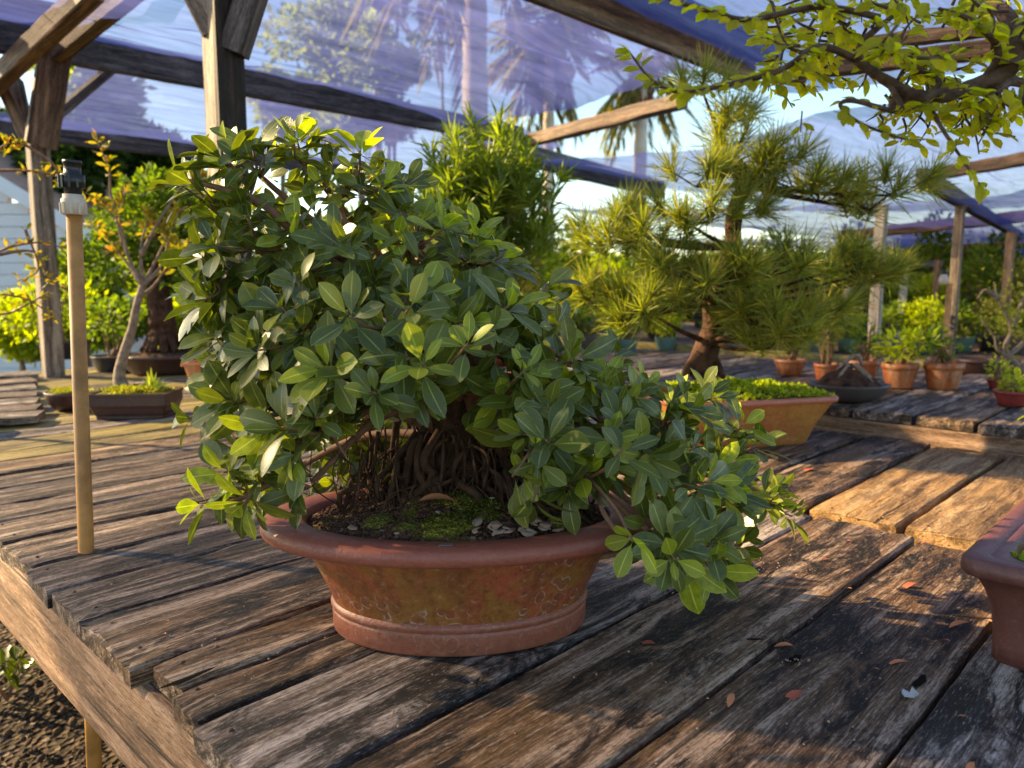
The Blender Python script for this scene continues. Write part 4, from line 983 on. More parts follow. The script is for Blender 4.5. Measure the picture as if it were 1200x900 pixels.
# teal oval tray behind the pine
tt = empty('bonsai_tray', G(776, 436, DECK + .001) , 'low teal oval tray behind the ficus and left of the pine trunk', 'tray')
m = MB(); m.oval([(.16, .11, 0), (.2, .14, .05), (.215, .155, .055), (.215, .155, .065), (.2, .14, .062), (.17, .12, .05)], 28, close=True); m.build('pot', M['pot_teal'], tt, True, loc=(0, 0, 0))
m = MB(); m.oval([(.19, .13, .055), (.1, .07, .07), (.003, .003, .075)], 20); m.build('soil', M['soil'], tt, True, loc=(0, 0, 0))

# ============================================================ pots on the raised bench
def at(px, py, z): return G(px, py, z)
def clay_shrub(px, py, r, h, mat, leaf, cents, n, size, label, T=QUAD, z=ZC + .006, lip=True, name='potted_shrub', updir=.3):
    t = proto_shrub(r, h, mat, leaf, cents, n, size, T, updir, lip, name=name); p = at(px, py, z); p += Vector((p.x, p.y, 0)).normalized() * r * .7
    return place(t, p, rng.uniform(0, 6), 1, label)
clay_shrub(1104, 457, .088, .125, M['pot_orange'], M['shrub'], [(0, 0, .19, .07, .07, .05), (.05, 0, .24, .05, .05, .05)], 130, .03, 'orange clay pot with a sparse green plant, right of the tilted clay pot')
clay_shrub(1053, 455, .082, .115, M['pot_orange'], M['shrub_y'], [(0, 0, .2, .10, .1, .06), (-.08, 0, .23, .07, .06, .05)], 190, .045, 'glowing orange clay pot with broad light green leaves')
clay_shrub(1008, 448, .085, .11, M['pot_orange'], M['shrub'], [(0, 0, .18, .08, .08, .06), (.03, 0, .25, .06, .06, .06)], 150, .03, 'dull terracotta pot behind the dark oval tray')
clay_shrub(967, 446, .060, .085, M['pot_orange'], M['shrub_o'], [(0, 0, .25, .06, .06, .10), (.02, 0, .36, .06, .05, .08)], 260, .03, 'small bright orange pot left of the dark oval tray')
clay_shrub(925, 440, .085, .085, M['pot_orange'], M['shrub_o'], [(0, 0, .2, .12, .1, .08)], 300, .03, 'orange clay bowl showing under the pine needles')
clay_shrub(1168, 456, .045, .045, M['pot_red'], M['shrub_y'], [(0, 0, .09, .05, .05, .05)], 120, .02, 'tiny crimson pot with a yellow green sprig')
clay_shrub(1186, 476, .072, .06, M['pot_red'], M['shrub_y'], [(0, 0, .08, .06, .05, .03)], 180, .02, 'low dull red pot with moss at the right edge')
clay_shrub(1027, 440, .04, .09, M['pale_post'], M['shrub'], [(0, 0, .16, .06, .06, .06)], 140, .025, 'slim cream pot between the terracotta pots')
# dark oval tray with rock
t = empty('rock_planting', at(996, 474, ZC + .006) + Vector((.05, .13, 0)), 'dark grey oval tray holding a craggy root covered rock', 'bonsai')
m = MB(); m.oval([(.10, .08, 0), (.135, .105, .02), (.165, .125, .06), (.17, .13, .07), (.158, .12, .07), (.14, .1, .055)], 30, close=True); m.build('pot', M['pot_grey'], t, True, loc=(0, 0, 0))
m = MB()
for i in range(9):
    for j in range(24):
        r = i / 8; t_ = j * 2 * math.pi / 24; x = .14 * r * math.cos(t_); y = .1 * r * math.sin(t_); m.v.append(Vector((x, y, .06 + .085 * (1 - r ** 1.5) * (1 + .6 * noise.noise(Vector((x * 25, y * 25, 1)))) + .012 * noise.noise(Vector((x * 90, y * 90, 1))))))
for i in range(8):
    for j in range(24): a = i * 24 + j; b = i * 24 + (j + 1) % 24; m.f.append([a, a + 24, b + 24, b])
m.build('rock', M['bark_pine'], t, False, loc=(0, 0, 0))
m = MB()
for k in range(7):
    a = rng.uniform(0, 6.28); m.tube(bez([(.02 * math.cos(a), .01 * math.sin(a), .15), (.06 * math.cos(a), .04 * math.sin(a), .12), (.12 * math.cos(a), .08 * math.sin(a), .07)], 4), lerpl((.012, .005), 9), 6)
m.tube(bez([(.0, 0, .1), (-.02, 0, .16), (.03, 0, .19), (.05, 0, .15)], 4), .009, 6)
m.build('root', M['bark_grey'], t, True, loc=(0, 0, 0))

# bright leaved plant in orange pot at the right edge
t = empty('jade_plant', at(1212, 520, DECK + .005), 'small orange pot with bright yellow green pointed leaves cut by the right edge', 'potted plant')
t.location = G(1226, 521, DECK + .003); round_pot(t, .085, .085, M['pot_orange'])
JT = leaf_template(.34, 4, .4, .35); A = []
for k in range(26):
    a = rng.uniform(0, 6.28); e = Vector((rng.uniform(-.10, .12), rng.uniform(-.1, .1), rng.uniform(.10, .24)))
    for j in range(6):
        d = rdir() + Vector((0, 0, .6)); A.append(orient(e + rdir() * .01, d, Vector((0, 0, 1)) + rdir() * .4, rng.uniform(.045, .07)))
link('foliage', joined('foliage', JT, np.array(A)), M['ficus_y'], t, loc=(0, 0, 0), kind='stuff')
m = MB()
for k in range(8): m.tube([(0, 0, .06), (rng.uniform(-.08, .08), rng.uniform(-.08, .08), .18)], [.006, .003], 5)
m.build('stem', M['twig'], t, True, loc=(0, 0, 0))

# ------------------------------------------------------------ elm bonsai in brown pot at right, its branch arching overhead
elm = empty('elm_bonsai', W(1.62, .03, DECK), 'elm bonsai in brown rectangular tray at right edge, its leafy branch arching over the pine', 'bonsai', rz=ROTU)
EP = G(1122, 652, DECK + .172)           # left front corner of the rim
uc = EP.dot(DU); vc = EP.dot(DV); hx, hy = .27, .20
elm.location = W(uc + hx, vc - hy, DECK)
m = MB(); m.rect([(.228, .158, .0), (.228, .158, .03), (.23, .160, .06), (.235, .165, .09), (.243, .173, .115), (.253, .183, .135), (.268, .198, .145)], .035, 8); pp_ = m.build('pot', M['pot_brown'], elm, True, loc=(0, 0, 0))
m = MB(); m.rect([(.265, .195, .143), (.270, .20, .147), (.2715, .2015, .155), (.270, .20, .168), (.264, .194, .1725), (.24, .17, .172), (.237, .167, .168), (.234, .164, .1685), (.215, .145, .1685), (.21, .14, .15)], .03, 8, close=False); m.build('rim', M['pot_brown'], pp_, True, loc=(0, 0, 0))
m = MB(); m.rect([(.212, .142, .152), (.1, .07, .17), (.01, .01, .175)], .009, 4, close=False); m.build('soil', M['moss_dark'], elm, True, loc=(0, 0, 0))
ql = Pt(1190, 645, 1.2)
A = []
for k in range(900):
    x = rng.uniform(-.205, .2); y = rng.uniform(-.12, .135); A.append(orient((x, y, .166), rdir() + Vector((0, 0, 1)), rdir(), rng.uniform(.008, .018), .7))
link('moss', joined('moss', BLADE, np.array(A)), M['shrub_y'], elm, loc=(0, 0, 0), kind='stuff')
eb = MB()
def el(pl, radii, n=8, seg=7):
    lim(pl, radii, n, eb, seg)
EY = 1.02
pots = elm.location
root = Vector((pots.x + .02, pots.y, DECK + .15))
up = [root, root + Vector((.05, .0, .25)), root + Vector((.0, -.02, .5)), Vector(Pt(1240, 30, EY + .05)), Vector(Pt(1200, 66, EY)), Vector(Pt(1150, 98, EY)), Vector(Pt(1085, 114, EY)), Vector(Pt(1040, 95, EY)), Vector(Pt(1003, 70, EY))]
pts = bez(up, 8); K = len(pts); rad = []
for i in range(K):
    t_ = i / (K - 1); rad.append((.019 * (1 - t_) ** 1.5 + .006) * (1 + .22 * noise.noise(Vector((i * .7, 0, 0)))))
eb.tube(pts, rad, 10)
TW = []   # twig polylines that carry leaves: list, leaf density, size
def tw(pl, r0, r1, dens=1.0, sz=.021, leafy=True):
    pts = bez([Pt(*q) for q in pl], 7); eb.tube(pts, lerpl((r0, r1), len(pts)), 6); 
    if leafy: TW.append((pts, dens, sz))
tw([(1005, 70, 1.02), (960, 55, .98), (915, 82, .95), (850, 100, .95), (800, 108, .95), (765, 95, .95), (735, 58, .95)], .005, .0011, .9, .022)
tw([(1030, 20, 1.0), (960, 8, .97), (880, 23, .95), (835, 14, .95), (800, 4, .95), (770, -8, .95)], .004, .002, .7, .023)
tw([(1040, 95, 1.02), (1055, 130, 1.0), (1000, 118, .98), (985, 125, .97), (1010, 145, .97), (1060, 163, .97), (1085, 163, .97)], .004, .001, .7, .02)
tw([(1085, 114, 1.02), (1095, 135, 1.0), (1110, 160, .98), (1130, 190, .98), (1152, 222, .98)], .004, .001, 1.0, .022)
tw([(1150, 98, 1.03), (1165, 125, 1.03), (1150, 150, 1.02), (1190, 160, 1.02)], .004, .001, .9, .02)
tw([(905, 3, .97), (910, 25, .96), (925, 55, .96), (960, 62, .97)], .002, .001, .4)
tw([(1150, 98, 1.03), (1170, 60, 1.0), (1140, 25, .98), (1100, 10, .97)], .006, .002, 1.2)
tw([(1085, 114, 1.02), (1100, 95, 1.04), (1060, 70, 1.05), (1090, 68, 1.06), (1140, 55, 1.06)], .005, .002, 1.2)
tw([(940, 130, .98), (938, 155, .98)], .001, .0008, 1.3, .018)
for k in range(115):
    a = rng.random(); sx = rng.uniform(885, 1215); sy = rng.uniform(-20, 95 if sx < 1000 else 120); Y = rng.uniform(.92, 1.25)
    q0 = (sx, sy, Y); ang = rng.uniform(0, 6.28); L2 = rng.uniform(25, 60)
    e = (sx + L2 * math.cos(ang), sy + L2 * .7 * math.sin(ang) + 6, Y + rng.uniform(-.05, .05))
    if e[0] < 880 and e[1] > 60: continue
    tw([q0, ((sx + e[0]) / 2 + rng.uniform(-8, 8), (sy + e[1]) / 2 + rng.uniform(-8, 8), Y), e], .0022, .0008, .8, .021)
for k in range(34):
    sx = rng.uniform(1030, 1205); sy = rng.uniform(95, 140); Y = rng.uniform(1.0, 1.25); e = (sx + rng.uniform(-25, 25), sy + rng.uniform(15, 50), Y)
    tw([(sx, sy, Y), ((sx + e[0]) / 2 + 5, (sy + e[1]) / 2, Y), e], .002, .0008, .45, .02)
# gnarled side limbs
el([(1200, 66, 1.02), (1180, 20, 1.05), (1150, -10, 1.1)], [.014, .01, .006]); el([(1085, 114, 1.02), (1050, 118, 1.03), (1045, 130, 1.03)], [.009, .006, .004]); el([(1160, 110, 1.03), (1185, 95, 1.1), (1215, 105, 1.15)], [.009, .007, .005])
el([(1003, 70, 1.02), (1015, 45, 1.03), (1045, 20, 1.05)], [.006, .005, .003])
ET = [leaf_template(.5, 4, .3, .3, wide=.55), leaf_template(.44, 4, .15, .5, wide=.52)]
EL = []
for pts, dens, sz in TW:
    Ls = sum((pts[i + 1] - pts[i]).length for i in range(len(pts) - 1)); n = max(4, int(Ls / .0044 * dens))
    for k in range(n):
        t_ = rng.uniform(.12, 1) * (len(pts) - 1); i = min(int(t_), len(pts) - 2); p = pts[i].lerp(pts[i + 1], t_ - i); ax_ = (pts[i + 1] - pts[i]).normalized()
        sd_ = ax_.cross(Vector((rng.uniform(-.4, .4), -.5, 1)).normalized()).normalized() * (1 if k % 2 else -1)
        d = (sd_ * .9 + ax_ * .5 + rdir() * .45).normalized()
        EL.append((orient(p, d, Vector((0, -.5, .8)) + rdir() * .6, sz * rng.uniform(.75, 1.4)), (p - camp).length, k % 2))
EL.sort(key=lambda q: q[1]); elmM = [tmpl_mesh('leaf', T, M['elm']) for T in ET]
rt = Matrix.LocRotScale(elm.location, elm.rotation_euler.to_quaternion(), None).inverted()
for mm, d_, vi in EL[:290]:
    o = bpy.data.objects.new('leaf', elmM[vi]); col.objects.link(o); o.parent = elm; o.matrix_parent_inverse = rt; o.matrix_basis = Matrix(mm.tolist())
for vi in (0, 1): link('foliage', joined('foliage', ET[vi], np.array([q[0] for q in EL[290:] if q[2] == vi])), M['elm'], elm, kind='stuff')
eb.build('branches', M['bark_elm'], elm, smooth=True)
print('elm leaves', len(EL))

# ============================================================ LEFT SIDE BONSAI
# dark rectangular tray with bare trunk
tp_ = G(150, 492, DECK + .004); bt = empty('deciduous_bonsai', tp_ + Vector((-.01, .11, 0)), 'leaning bonsai with bare branches and red tipped leaves in a dark rectangular tray', 'bonsai', rz=R(4)); bt.scale = (.88, .88, 1)
m = MB(); m.rect([(.165, .10, .0), (.165, .10, .012), (.172, .107, .02), (.178, .112, .035), (.18, .115, .045), (.188, .123, .06), (.188, .123, .098), (.193, .128, .10), (.193, .128, .112), (.18, .115, .112), (.178, .113, .10)], .012, 4); m.build('pot', M['pot_dark'], bt, False, loc=(0, 0, 0))
m = MB()
for sx in (-1, 1):
    for sy in (-1, 1): m.box((sx * .13, sy * .08, -.0), .05, .04, .012)
m.build('pot_foot', M['pot_dark'], bt, loc=(0, 0, .0))
A = leafball([(0, 0, .112, .17, .105, .018)], 3000, .012, updir=1.0); m = MB(); m.rect([(.178, .113, .105), (.1, .06, .12), (.01, .01, .125)], .009, 4, close=False); m.build('soil', M['moss'], bt, True, loc=(0, 0, 0))
link('moss', joined('moss', QUAD, A), M['shrub_o'], bt, loc=(0, 0, 0), kind='stuff')
A = [orient((.09, -.02, .12), Vector((math.cos(a), .2 * math.sin(a * 3), abs(math.sin(a)) + .35)), (0, -1, .4), rng.uniform(.06, .1), .25) for a in np.linspace(.1, 3.1, 9)]
link('sprout', joined('sprout', BLADE, np.array(A)), M['ficus_y'], bt, loc=(0, 0, 0))
tr = MB(); BY = 3.47
def lb(pl, radii, n=7): lim(pl, radii, n, tr, 5)
lb([(145, 460, BY), (140, 440, BY), (147, 410, BY), (155, 385, BY), (160, 360, BY), (167, 335, BY)], [.04, .026, .022, .019, .017, .015], 9)
BR = [[(167, 335), (150, 300), (143, 270), (125, 245), (110, 235)], [(143, 270), (130, 230), (128, 200), (118, 175), (113, 165)], [(165, 340), (185, 300), (205, 260), (212, 245)], [(167, 335), (165, 290), (172, 262), (175, 250)],
      [(160, 350), (180, 335), (205, 300), (222, 285)], [(163, 330), (150, 310), (130, 285), (105, 262)], [(150, 300), (138, 262), (140, 240), (148, 225)], [(167, 335), (190, 310), (196, 280), (190, 262)], [(165, 300), (185, 262), (215, 215), (225, 212), (240, 208)]]
A = []; TB = []
for b in BR:
    off = rng.uniform(-.15, .15); pl = [(x, y, BY + off * i / 3) for i, (x, y) in enumerate(b)]; lb(pl, [.011, .006, .0035, .002], 6); pts = bez([Pt(*q) for q in pl], 5)
    for k in range(30):
        t_ = rng.uniform(.45, 1) * (len(pts) - 1); i = min(int(t_), len(pts) - 2); p = pts[i].lerp(pts[i + 1], t_ - i); A.append(orient(p, rdir() + Vector((0, 0, .7)), rdir(), rng.uniform(.035, .065)))
tr.build('trunk', M['bark_grey'], bt, True)
link('foliage', joined('foliage', JT, np.array(A)), M['autumn'], bt, kind='stuff')
# oval brown pot left of it
t = empty('bonsai_tray', G(70, 484, DECK + .004) + Vector((0, .1, 0)), 'round brown bowl of moss left of the dark rectangular tray', 'tray'); t.scale = (.76, .76, .9)
m = MB(); m.oval([(.09, .07, 0), (.13, .1, .03), (.15, .115, .08), (.155, .12, .095), (.145, .11, .095), (.14, .1, .08)], 28, close=True); m.build('pot', M['pot_dark'], t, True, loc=(0, 0, 0))
m = MB(); m.oval([(.143, .105, .088), (.08, .06, .10), (.002, .002, .105)], 18); m.build('soil', M['moss_dark'], t, True, loc=(0, 0, 0))
link('moss', joined('moss', QUAD, leafball([(0, 0, .095, .135, .1, .015)], 1500, .012, updir=1.0)), M['shrub_o'], t, loc=(0, 0, 0), kind='stuff')
# big round brown tray with thick trunk
p = G(178, 441, DECK + .004); bt2 = empty('thick_trunk_bonsai', p + Vector((0, .2, 0)), 'thick buttressed bonsai with dense canopy in a wide round brown tray', 'bonsai')
m = MB(); m.oval([(.2, .18, 0), (.235, .21, .03), (.265, .23, .10), (.285, .25, .105), (.285, .25, .125), (.265, .235, .125), (.25, .22, .10)], 36, close=True); m.build('pot', M['pot_dark'], bt2, True, loc=(0, 0, 0))
m = MB(); m.oval([(.262, .23, .11), (.15, .13, .14), (.003, .003, .15)], 24); m.build('soil', M['soil'], bt2, True, loc=(0, 0, 0))
m = MB()
for k in range(12):
    a = k * .52 + rng.uniform(-.2, .2); m.tube(bez([(.0 + .03 * math.cos(a), .03 * math.sin(a), .5), (.05 * math.cos(a), .05 * math.sin(a), .3), (.14 * math.cos(a), .12 * math.sin(a), .14)], 5), lerpl((.04, .022), 11), 8)
m.tube(bez([(0, 0, .3), (-.02, 0, .55), (.02, 0, .8), (0, 0, 1.0)], 4), lerpl((.09, .03), 13), 10)
for k in range(8):
    a = rng.uniform(0, 6.28); m.tube(bez([(0, 0, .55), (.15 * math.cos(a), .1 * math.sin(a), .75), (.35 * math.cos(a), .2 * math.sin(a), rng.uniform(.7, 1.1))], 4), lerpl((.02, .006), 9), 6)
m.build('trunk', M['bark_pine'], bt2, True, loc=(0, 0, 0))
link('foliage', joined('foliage', QUAD, leafball([(0, 0, .95, .42, .3, .22), (-.3, 0, .75, .3, .25, .2), (.25, 0, .72, .25, .25, .22), (.05, 0, 1.15, .3, .2, .15), (.4, .1, .9, .22, .2, .2)], 5200, .05)), M['shrub'], bt2, loc=(0, 0, 0), kind='stuff')
# red orange tray, small pot
t = empty('bonsai_tray', G(240, 450, DECK + .02) + Vector((.05, .12, 0)), 'red orange rectangular tray left of the ficus crown', 'tray')
m = MB(); m.rect([(.14, .10, 0), (.15, .11, .03), (.165, .125, .10), (.178, .138, .102), (.178, .138, .118), (.16, .12, .118), (.158, .118, .1)], .015, 4); m.build('pot', M['pot_orange'], t, False, loc=(0, 0, 0))
m = MB(); m.rect([(.158, .118, .11), (.08, .06, .13), (.01, .01, .135)], .009, 4, close=False); m.build('soil', M['soil'], t, True, loc=(0, 0, 0))
t = empty('bonsai_tray', G(256, 462, DECK + .02) + Vector((.06, .08, 0)), 'small squat reddish pot in front of the red orange tray', 'tray')
m = MB(); m.rect([(.08, .07, 0), (.085, .075, .015), (.10, .09, .075), (.105, .095, .085), (.095, .085, .085), (.09, .08, .07)], .02, 4); m.build('pot', M['pot_foot'], t, True, loc=(0, 0, 0))
m = MB(); m.rect([(.09, .08, .075), (.05, .05, .09), (.01, .01, .095)], .009, 4, close=False); m.build('soil', M['soil'], t, True, loc=(0, 0, 0))
# black pot beside it
t = proto_shrub(.14, .1, M['pot_black'], M['shrub'], [(0, 0, .35, .2, .2, .15)], 500, .04, lip=False); place(t, G(120, 437, DECK + .004) + Vector((0, .15, 0)), 0, 1, 'low black pot with a shrub between the far left post and the round brown tray')
t = proto_shrub(.16, .12, M['pot_black'], M['shrub_y'], [(0, 0, .4, .3, .25, .2), (-.2, 0, .3, .25, .2, .18)], 1300, .045, lip=False); place(t, G(60, 428, DECK) + Vector((-.2, .5, 0)), 0, 1.1, 'yellow green shrub in a dark pot behind the far left post')
# off-frame branch reaching in at left: slender bonsai standing at the left edge
sl = empty('slender_bonsai', Vector((-2.25, 3.0, DECK)), 'slender branched bonsai reaching in at the left edge before the white house', 'bonsai'); tr = MB()
round_pot(sl, .12, .1, M['pot_dark'])
tr.tube(bez([Vector((-2.25, 3.0, DECK + .09)), Vector((-2.28, 3.0, 1.0)), Vector(Pt(-60, 350, 3.0))], 5), lerpl((.022, .015), 11), 8)
A = []
for b in ([(-60, 350), (0, 345), (40, 355), (75, 385)], [(-60, 350), (-10, 300), (35, 285), (70, 290), (95, 330)], [(-60, 350), (0, 368), (35, 355), (60, 340)], [(-10, 300), (40, 295), (60, 330), (100, 345)], [(-20, 200), (30, 200), (60, 205), (85, 215)], [(30, 170), (60, 190), (75, 215), (110, 230)], [(-60, 350), (-50, 260), (-20, 200)], [(-20, 200), (5, 170), (30, 170)], [(35, 285), (30, 270), (45, 315), (20, 330)]):
    pl = [(x, y, 3.0) for x, y in b]; lim(pl, [.007, .005, .003, .002], 6, tr, 5); pts = bez([Pt(*q) for q in pl], 5)
    for k in range(26):
        t_ = rng.uniform(.3, 1) * (len(pts) - 1); i = min(int(t_), len(pts) - 2); p = pts[i].lerp(pts[i + 1], t_ - i); A.append(orient(p, rdir() + Vector((0, 0, .4)), rdir(), rng.uniform(.025, .05)))
tr.build('trunk', M['twig'], sl, True); link('foliage', joined('foliage', JT, np.array(A)), M['autumn'], sl, kind='stuff')
# plants on the ground at bottom left
t = empty('ground_plant', G(8, 815, .0), 'small grey green plant growing in the gravel beneath the bench edge', 'plant')
A = [orient((rng.uniform(-.08, .08), rng.uniform(-.08, .08), rng.uniform(.02, .12)), rdir() + Vector((0, 0, .4)), Vector((0, 0, 1)) + rdir() * .4, rng.uniform(.05, .08)) for k in range(34)]
link('foliage', joined('foliage', FT[0], np.array(A)), M['ficus'], t, loc=(0, 0, 0), kind='stuff')
m = MB()
for k in range(5): m.tube([(0, 0, -.02), (rng.uniform(-.06, .06), rng.uniform(-.06, .06), .1)], [.003, .002], 4)
m.build('stem', M['twig'], t, loc=(0, 0, 0))

# ============================================================ FAR NURSERY ROWS
protos = []
kinds = [('pot_teal', 'shrub', .12, .15, [(0, 0, .30, .20, .2, .14), (.08, 0, .42, .14, .14, .12)], 1000, .04), ('pot_teal', 'shrub_y', .12, .15, [(0, 0, .33, .2, .18, .16), (-.1, 0, .28, .14, .14, .1)], 1000, .045),
         ('pot_black', 'shrub_o', .13, .16, [(0, 0, .40, .22, .2, .22)], 1100, .035), ('pot_grey', 'shrub', .14, .17, [(0, 0, .3, .2, .18, .13), (.15, 0, .35, .12, .12, .1), (-.12, 0, .38, .13, .12, .12)], 1100, .035),
         ('pot_orange', 'shrub_y', .11, .13, [(0, 0, .3, .17, .15, .15)], 800, .05), ('pot_black', 'shrub', .13, .16, [(0, 0, .45, .2, .2, .28), (.1, 0, .7, .12, .12, .15)], 1200, .045)]
first = {}
def far_shrub(ki, loc, s, label, group):
    if ki not in first:
        pm_, lm_, pr_, ph_, ce, n_, sz = kinds[ki]; t = proto_shrub(pr_, ph_, M[pm_], M[lm_], ce, n_, sz, lip=pm_ == 'pot_orange'); first[ki] = t
    else: t = copy_tree(first[ki])
    place(t, loc, rng.uniform(0, 6), s, label, 'potted plant', group)
pn = {'pot_teal': 'teal pot', 'pot_black': 'black pot', 'pot_grey': 'grey pot', 'pot_orange': 'orange pot'}; ln = {'shrub': 'green shrub', 'shrub_y': 'yellow green shrub', 'shrub_o': 'olive bushy shrub'}
ordn = ['leftmost', 'second', 'third', 'fourth', 'fifth', 'sixth', 'seventh', 'eighth', 'ninth', 'tenth', 'eleventh', 'twelfth', 'thirteenth', 'fourteenth', 'fifteenth', 'sixteenth']
rowsF = [('front teal pot row', 'nursery pots on the ochre bench', 5.75, ZC - .02, [(640,1),(690,3),(735,0),(780,1),(845,0),(893,5),(925,3),(952,0),(992,1),(1038,0),(1082,1),(1127,0),(1158,2),(1186,3),(1222,0)], .74, 416),
         ('second nursery row', 'second row of nursery shrubs', 7.2, .8, [(610,2),(665,5),(720,1),(775,2),(870,3),(920,2),(965,5),(1005,2),(1050,3),(1090,1),(1135,5),(1175,2),(1215,1)], 1.15, 400),
         ('third nursery row', 'third row of nursery shrubs', 9.4, .8, [(620,5),(690,1),(760,5),(830,2),(900,5),(955,2),(1000,5),(1045,2),(1088,5),(1130,2),(1168,5),(1210,2)], 1.5, 390)]
for nm, gp, Y, z, it, s, yy in rowsF:
    for i, (px, ki) in enumerate(it):
        p = Pt(px, yy, Y + rng.uniform(-.15, .15)); p.z = z
        far_shrub(ki, p, s * rng.uniform(.88, 1.12), '%s in %s, %s from left in the %s' % (ln[kinds[ki][1]], pn[kinds[ki][0]], ordn[i], nm), gp)
bE = empty('display_bench', Vector((3.5, 8, 0)), 'distant low bench carrying the far rows of nursery shrubs', 'bench')
for i in range(16):
    Y = 6.7 + i * .24; bm(bE, 'plank', (-1, Y, .785), (8.5, Y, .785), .22, .03, M['deck'])
for X in (-.8, 2, 5, 8): bm(bE, 'leg', (X, 6.9, -.1), (X, 6.9, .77), .09, .09, M['post']); bm(bE, 'leg', (X, 10.2, -.1), (X, 10.2, .77), .09, .09, M['post'])
# far bare bonsai right edge
t = empty('bare_bonsai', Vector((2.62, 4.3, ZC)), 'twisting nearly leafless bonsai with pale crooked branches at the right edge', 'bonsai'); tr = MB(); round_pot(t, .12, .08, M['pot_dark'])
for b in ([(1215, 450), (1195, 432), (1180, 418), (1168, 408), (1165, 395), (1150, 375)], [(1195, 432), (1178, 408), (1185, 385), (1170, 350), (1165, 330)], [(1180, 418), (1200, 400), (1205, 370), (1190, 345)], [(1195, 432), (1215, 410), (1230, 380)], [(1170, 350), (1155, 340), (1145, 350)], [(1185, 385), (1200, 350), (1210, 330)]):
    lim([(x, y, 4.25) for x, y in b], [.016, .012, .007, .003], 7, tr, 5)
tr.build('trunk', M['bark_grey'], t, True)
A = []
for k in range(420):
    q = Pt(rng.gauss(1185, 22), rng.gauss(365, 25), 4.25 + rng.gauss(0, .1)); A.append(orient(q, rdir(), rdir(), rng.uniform(.02, .035)))
link('foliage', joined('foliage', QUAD, np.array(A)), M['shrub_o'], t, kind='stuff')
# far standpipe
p = Pt(1106, 425, 5.0); t = empty('standpipe', (p.x, p.y, 0), 'distant yellow standpipe with a pale cap beside the slim grey post', 'pipe')
m = MB(); m.tube([(p.x, p.y, -.1), (p.x, p.y, Pt(1106, 332, 5.0).z)], .019, 12); m.build('pipe', M['pipe'], t, True)
m = MB(); q = Pt(1106, 327, 5.0); m.tube([q + Vector((0, 0, -.035)), q + Vector((0, 0, .0)), q + Vector((0, 0, .03))], [.03, .032, .018], 12); m.build('cap', M['pipe_white'], t, True)
m = MB(); m.tube([q + Vector((0, 0, .03)), q + Vector((0, 0, .06))], [.015, .015], 10); m.build('nozzle', M['pipe_black'], t, True)

# ============================================================ TREES, HOUSE, PALMS
def tree(name, loc, trunk_h, tr_r, cents, n, size, mat, label, T=QUAD, cat='tree', bark='bark_grey', updir=.2):
    t = empty(name, loc, label, cat); m = MB()
    m.tube(bez([(0, 0, -.2), (.05 * trunk_h * rng.uniform(-1, 1), 0, trunk_h * .5), (0, 0, trunk_h)], 5), lerpl((tr_r, tr_r * .5), 11), 9)
    for c in cents:
        m.tube(bez([(0, 0, trunk_h * rng.uniform(.5, .95)), (c[0] * .5, c[1] * .5, (trunk_h + c[2]) / 2), (c[0], c[1], c[2])], 4), lerpl((tr_r * .45, tr_r * .12), 9), 6)
    m.build('trunk', M[bark], t, True, loc=(0, 0, 0))
    link('crown', joined('crown', T, leafball(cents, n, size, T, updir)), mat, t, loc=(0, 0, 0), kind='stuff'); return t
def tree_px(name, px, py, rx, ry, Y, n, size, mat, label, lobes=6, **k):
    c = Pt(px, py, Y); sx = rx / F * Y; sz = ry / F * Y; cents = []
    for i in range(lobes):
        a = rng.uniform(0, 6.28); r = rng.uniform(.25, .75) if i else 0
        cents.append((math.cos(a) * r * sx, rng.uniform(-.4, .4) * sx, c.z + math.sin(a) * r * sz, sx * rng.uniform(.4, .62), sx * .45, sz * rng.uniform(.4, .62)))
    return tree(name, Vector((c.x, c.y, 0)), max(.3, c.z - sz * .2), max(.03, .05 * sz + .02), cents, n, size, mat, label, **k)
tree_px('evergreen_tree', 60, 190, 70, 60, 12, 9000, .16, M['tree_dark'], 'dark evergreen tree above the white house at far left')
tree_px('evergreen_tree', 165, 205, 60, 55, 13, 9000, .16, M['tree_dark'], 'dark evergreen tree right of the far left post under the distant beam')
tree_px('evergreen_tree', -30, 180, 60, 60, 12.5, 5000, .16, M['tree_dark'], 'dark evergreen tree cut by the left edge of the view')
tree_px('evergreen_tree', 225, 235, 35, 35, 15, 3500, .16, M['tree_dark'], 'low dark tree between the evergreen and the middle post')
tree_px('tall_tree', 115, 120, 65, 45, 17, 5000, .22, M['tree_pale'], 'pale tree seen through the left shade net above the evergreens')
tree_px('tall_tree', 330, 130, 45, 40, 16, 3500, .2, M['tree_pale'], 'pale tree seen through the net right of the middle post')
tree_px('tall_tree', 380, 40, 65, 55, 15, 2200, .17, M['tree_pale'], 'wispy pale tree high behind the net above the ficus', lobes=9)
tree_px('tall_tree', 460, 75, 50, 40, 14, 1600, .16, M['tree_pale'], 'thin weeping tree behind the net left of the large palm trunk', lobes=9)
tree_px('tall_tree', 420, 150, 60, 35, 15, 3600, .18, M['tree_pale'], 'low pale tree below the long beam at centre')
tree_px('yellow_shrub', 180, 305, 60, 55, 6.9, 9000, .07, M['shrub_y'], 'glowing yellow green shrub behind the bare branched bonsai', cat='shrub')
tree_px('yellow_shrub', 95, 335, 50, 60, 7.4, 6000, .07, M['shrub'], 'mid green shrub behind the tan standpipe', cat='shrub')
tree_px('yellow_shrub', 225, 385, 35, 45, 6.4, 3500, .06, M['shrub_y'], 'sunlit shrub just left of the ficus crown', cat='shrub')
tree_px('yellow_shrub', 20, 385, 45, 40, 7.0, 5000, .06, M['shrub_y'], 'sunlit yellow shrub under the white house wall', cat='shrub')
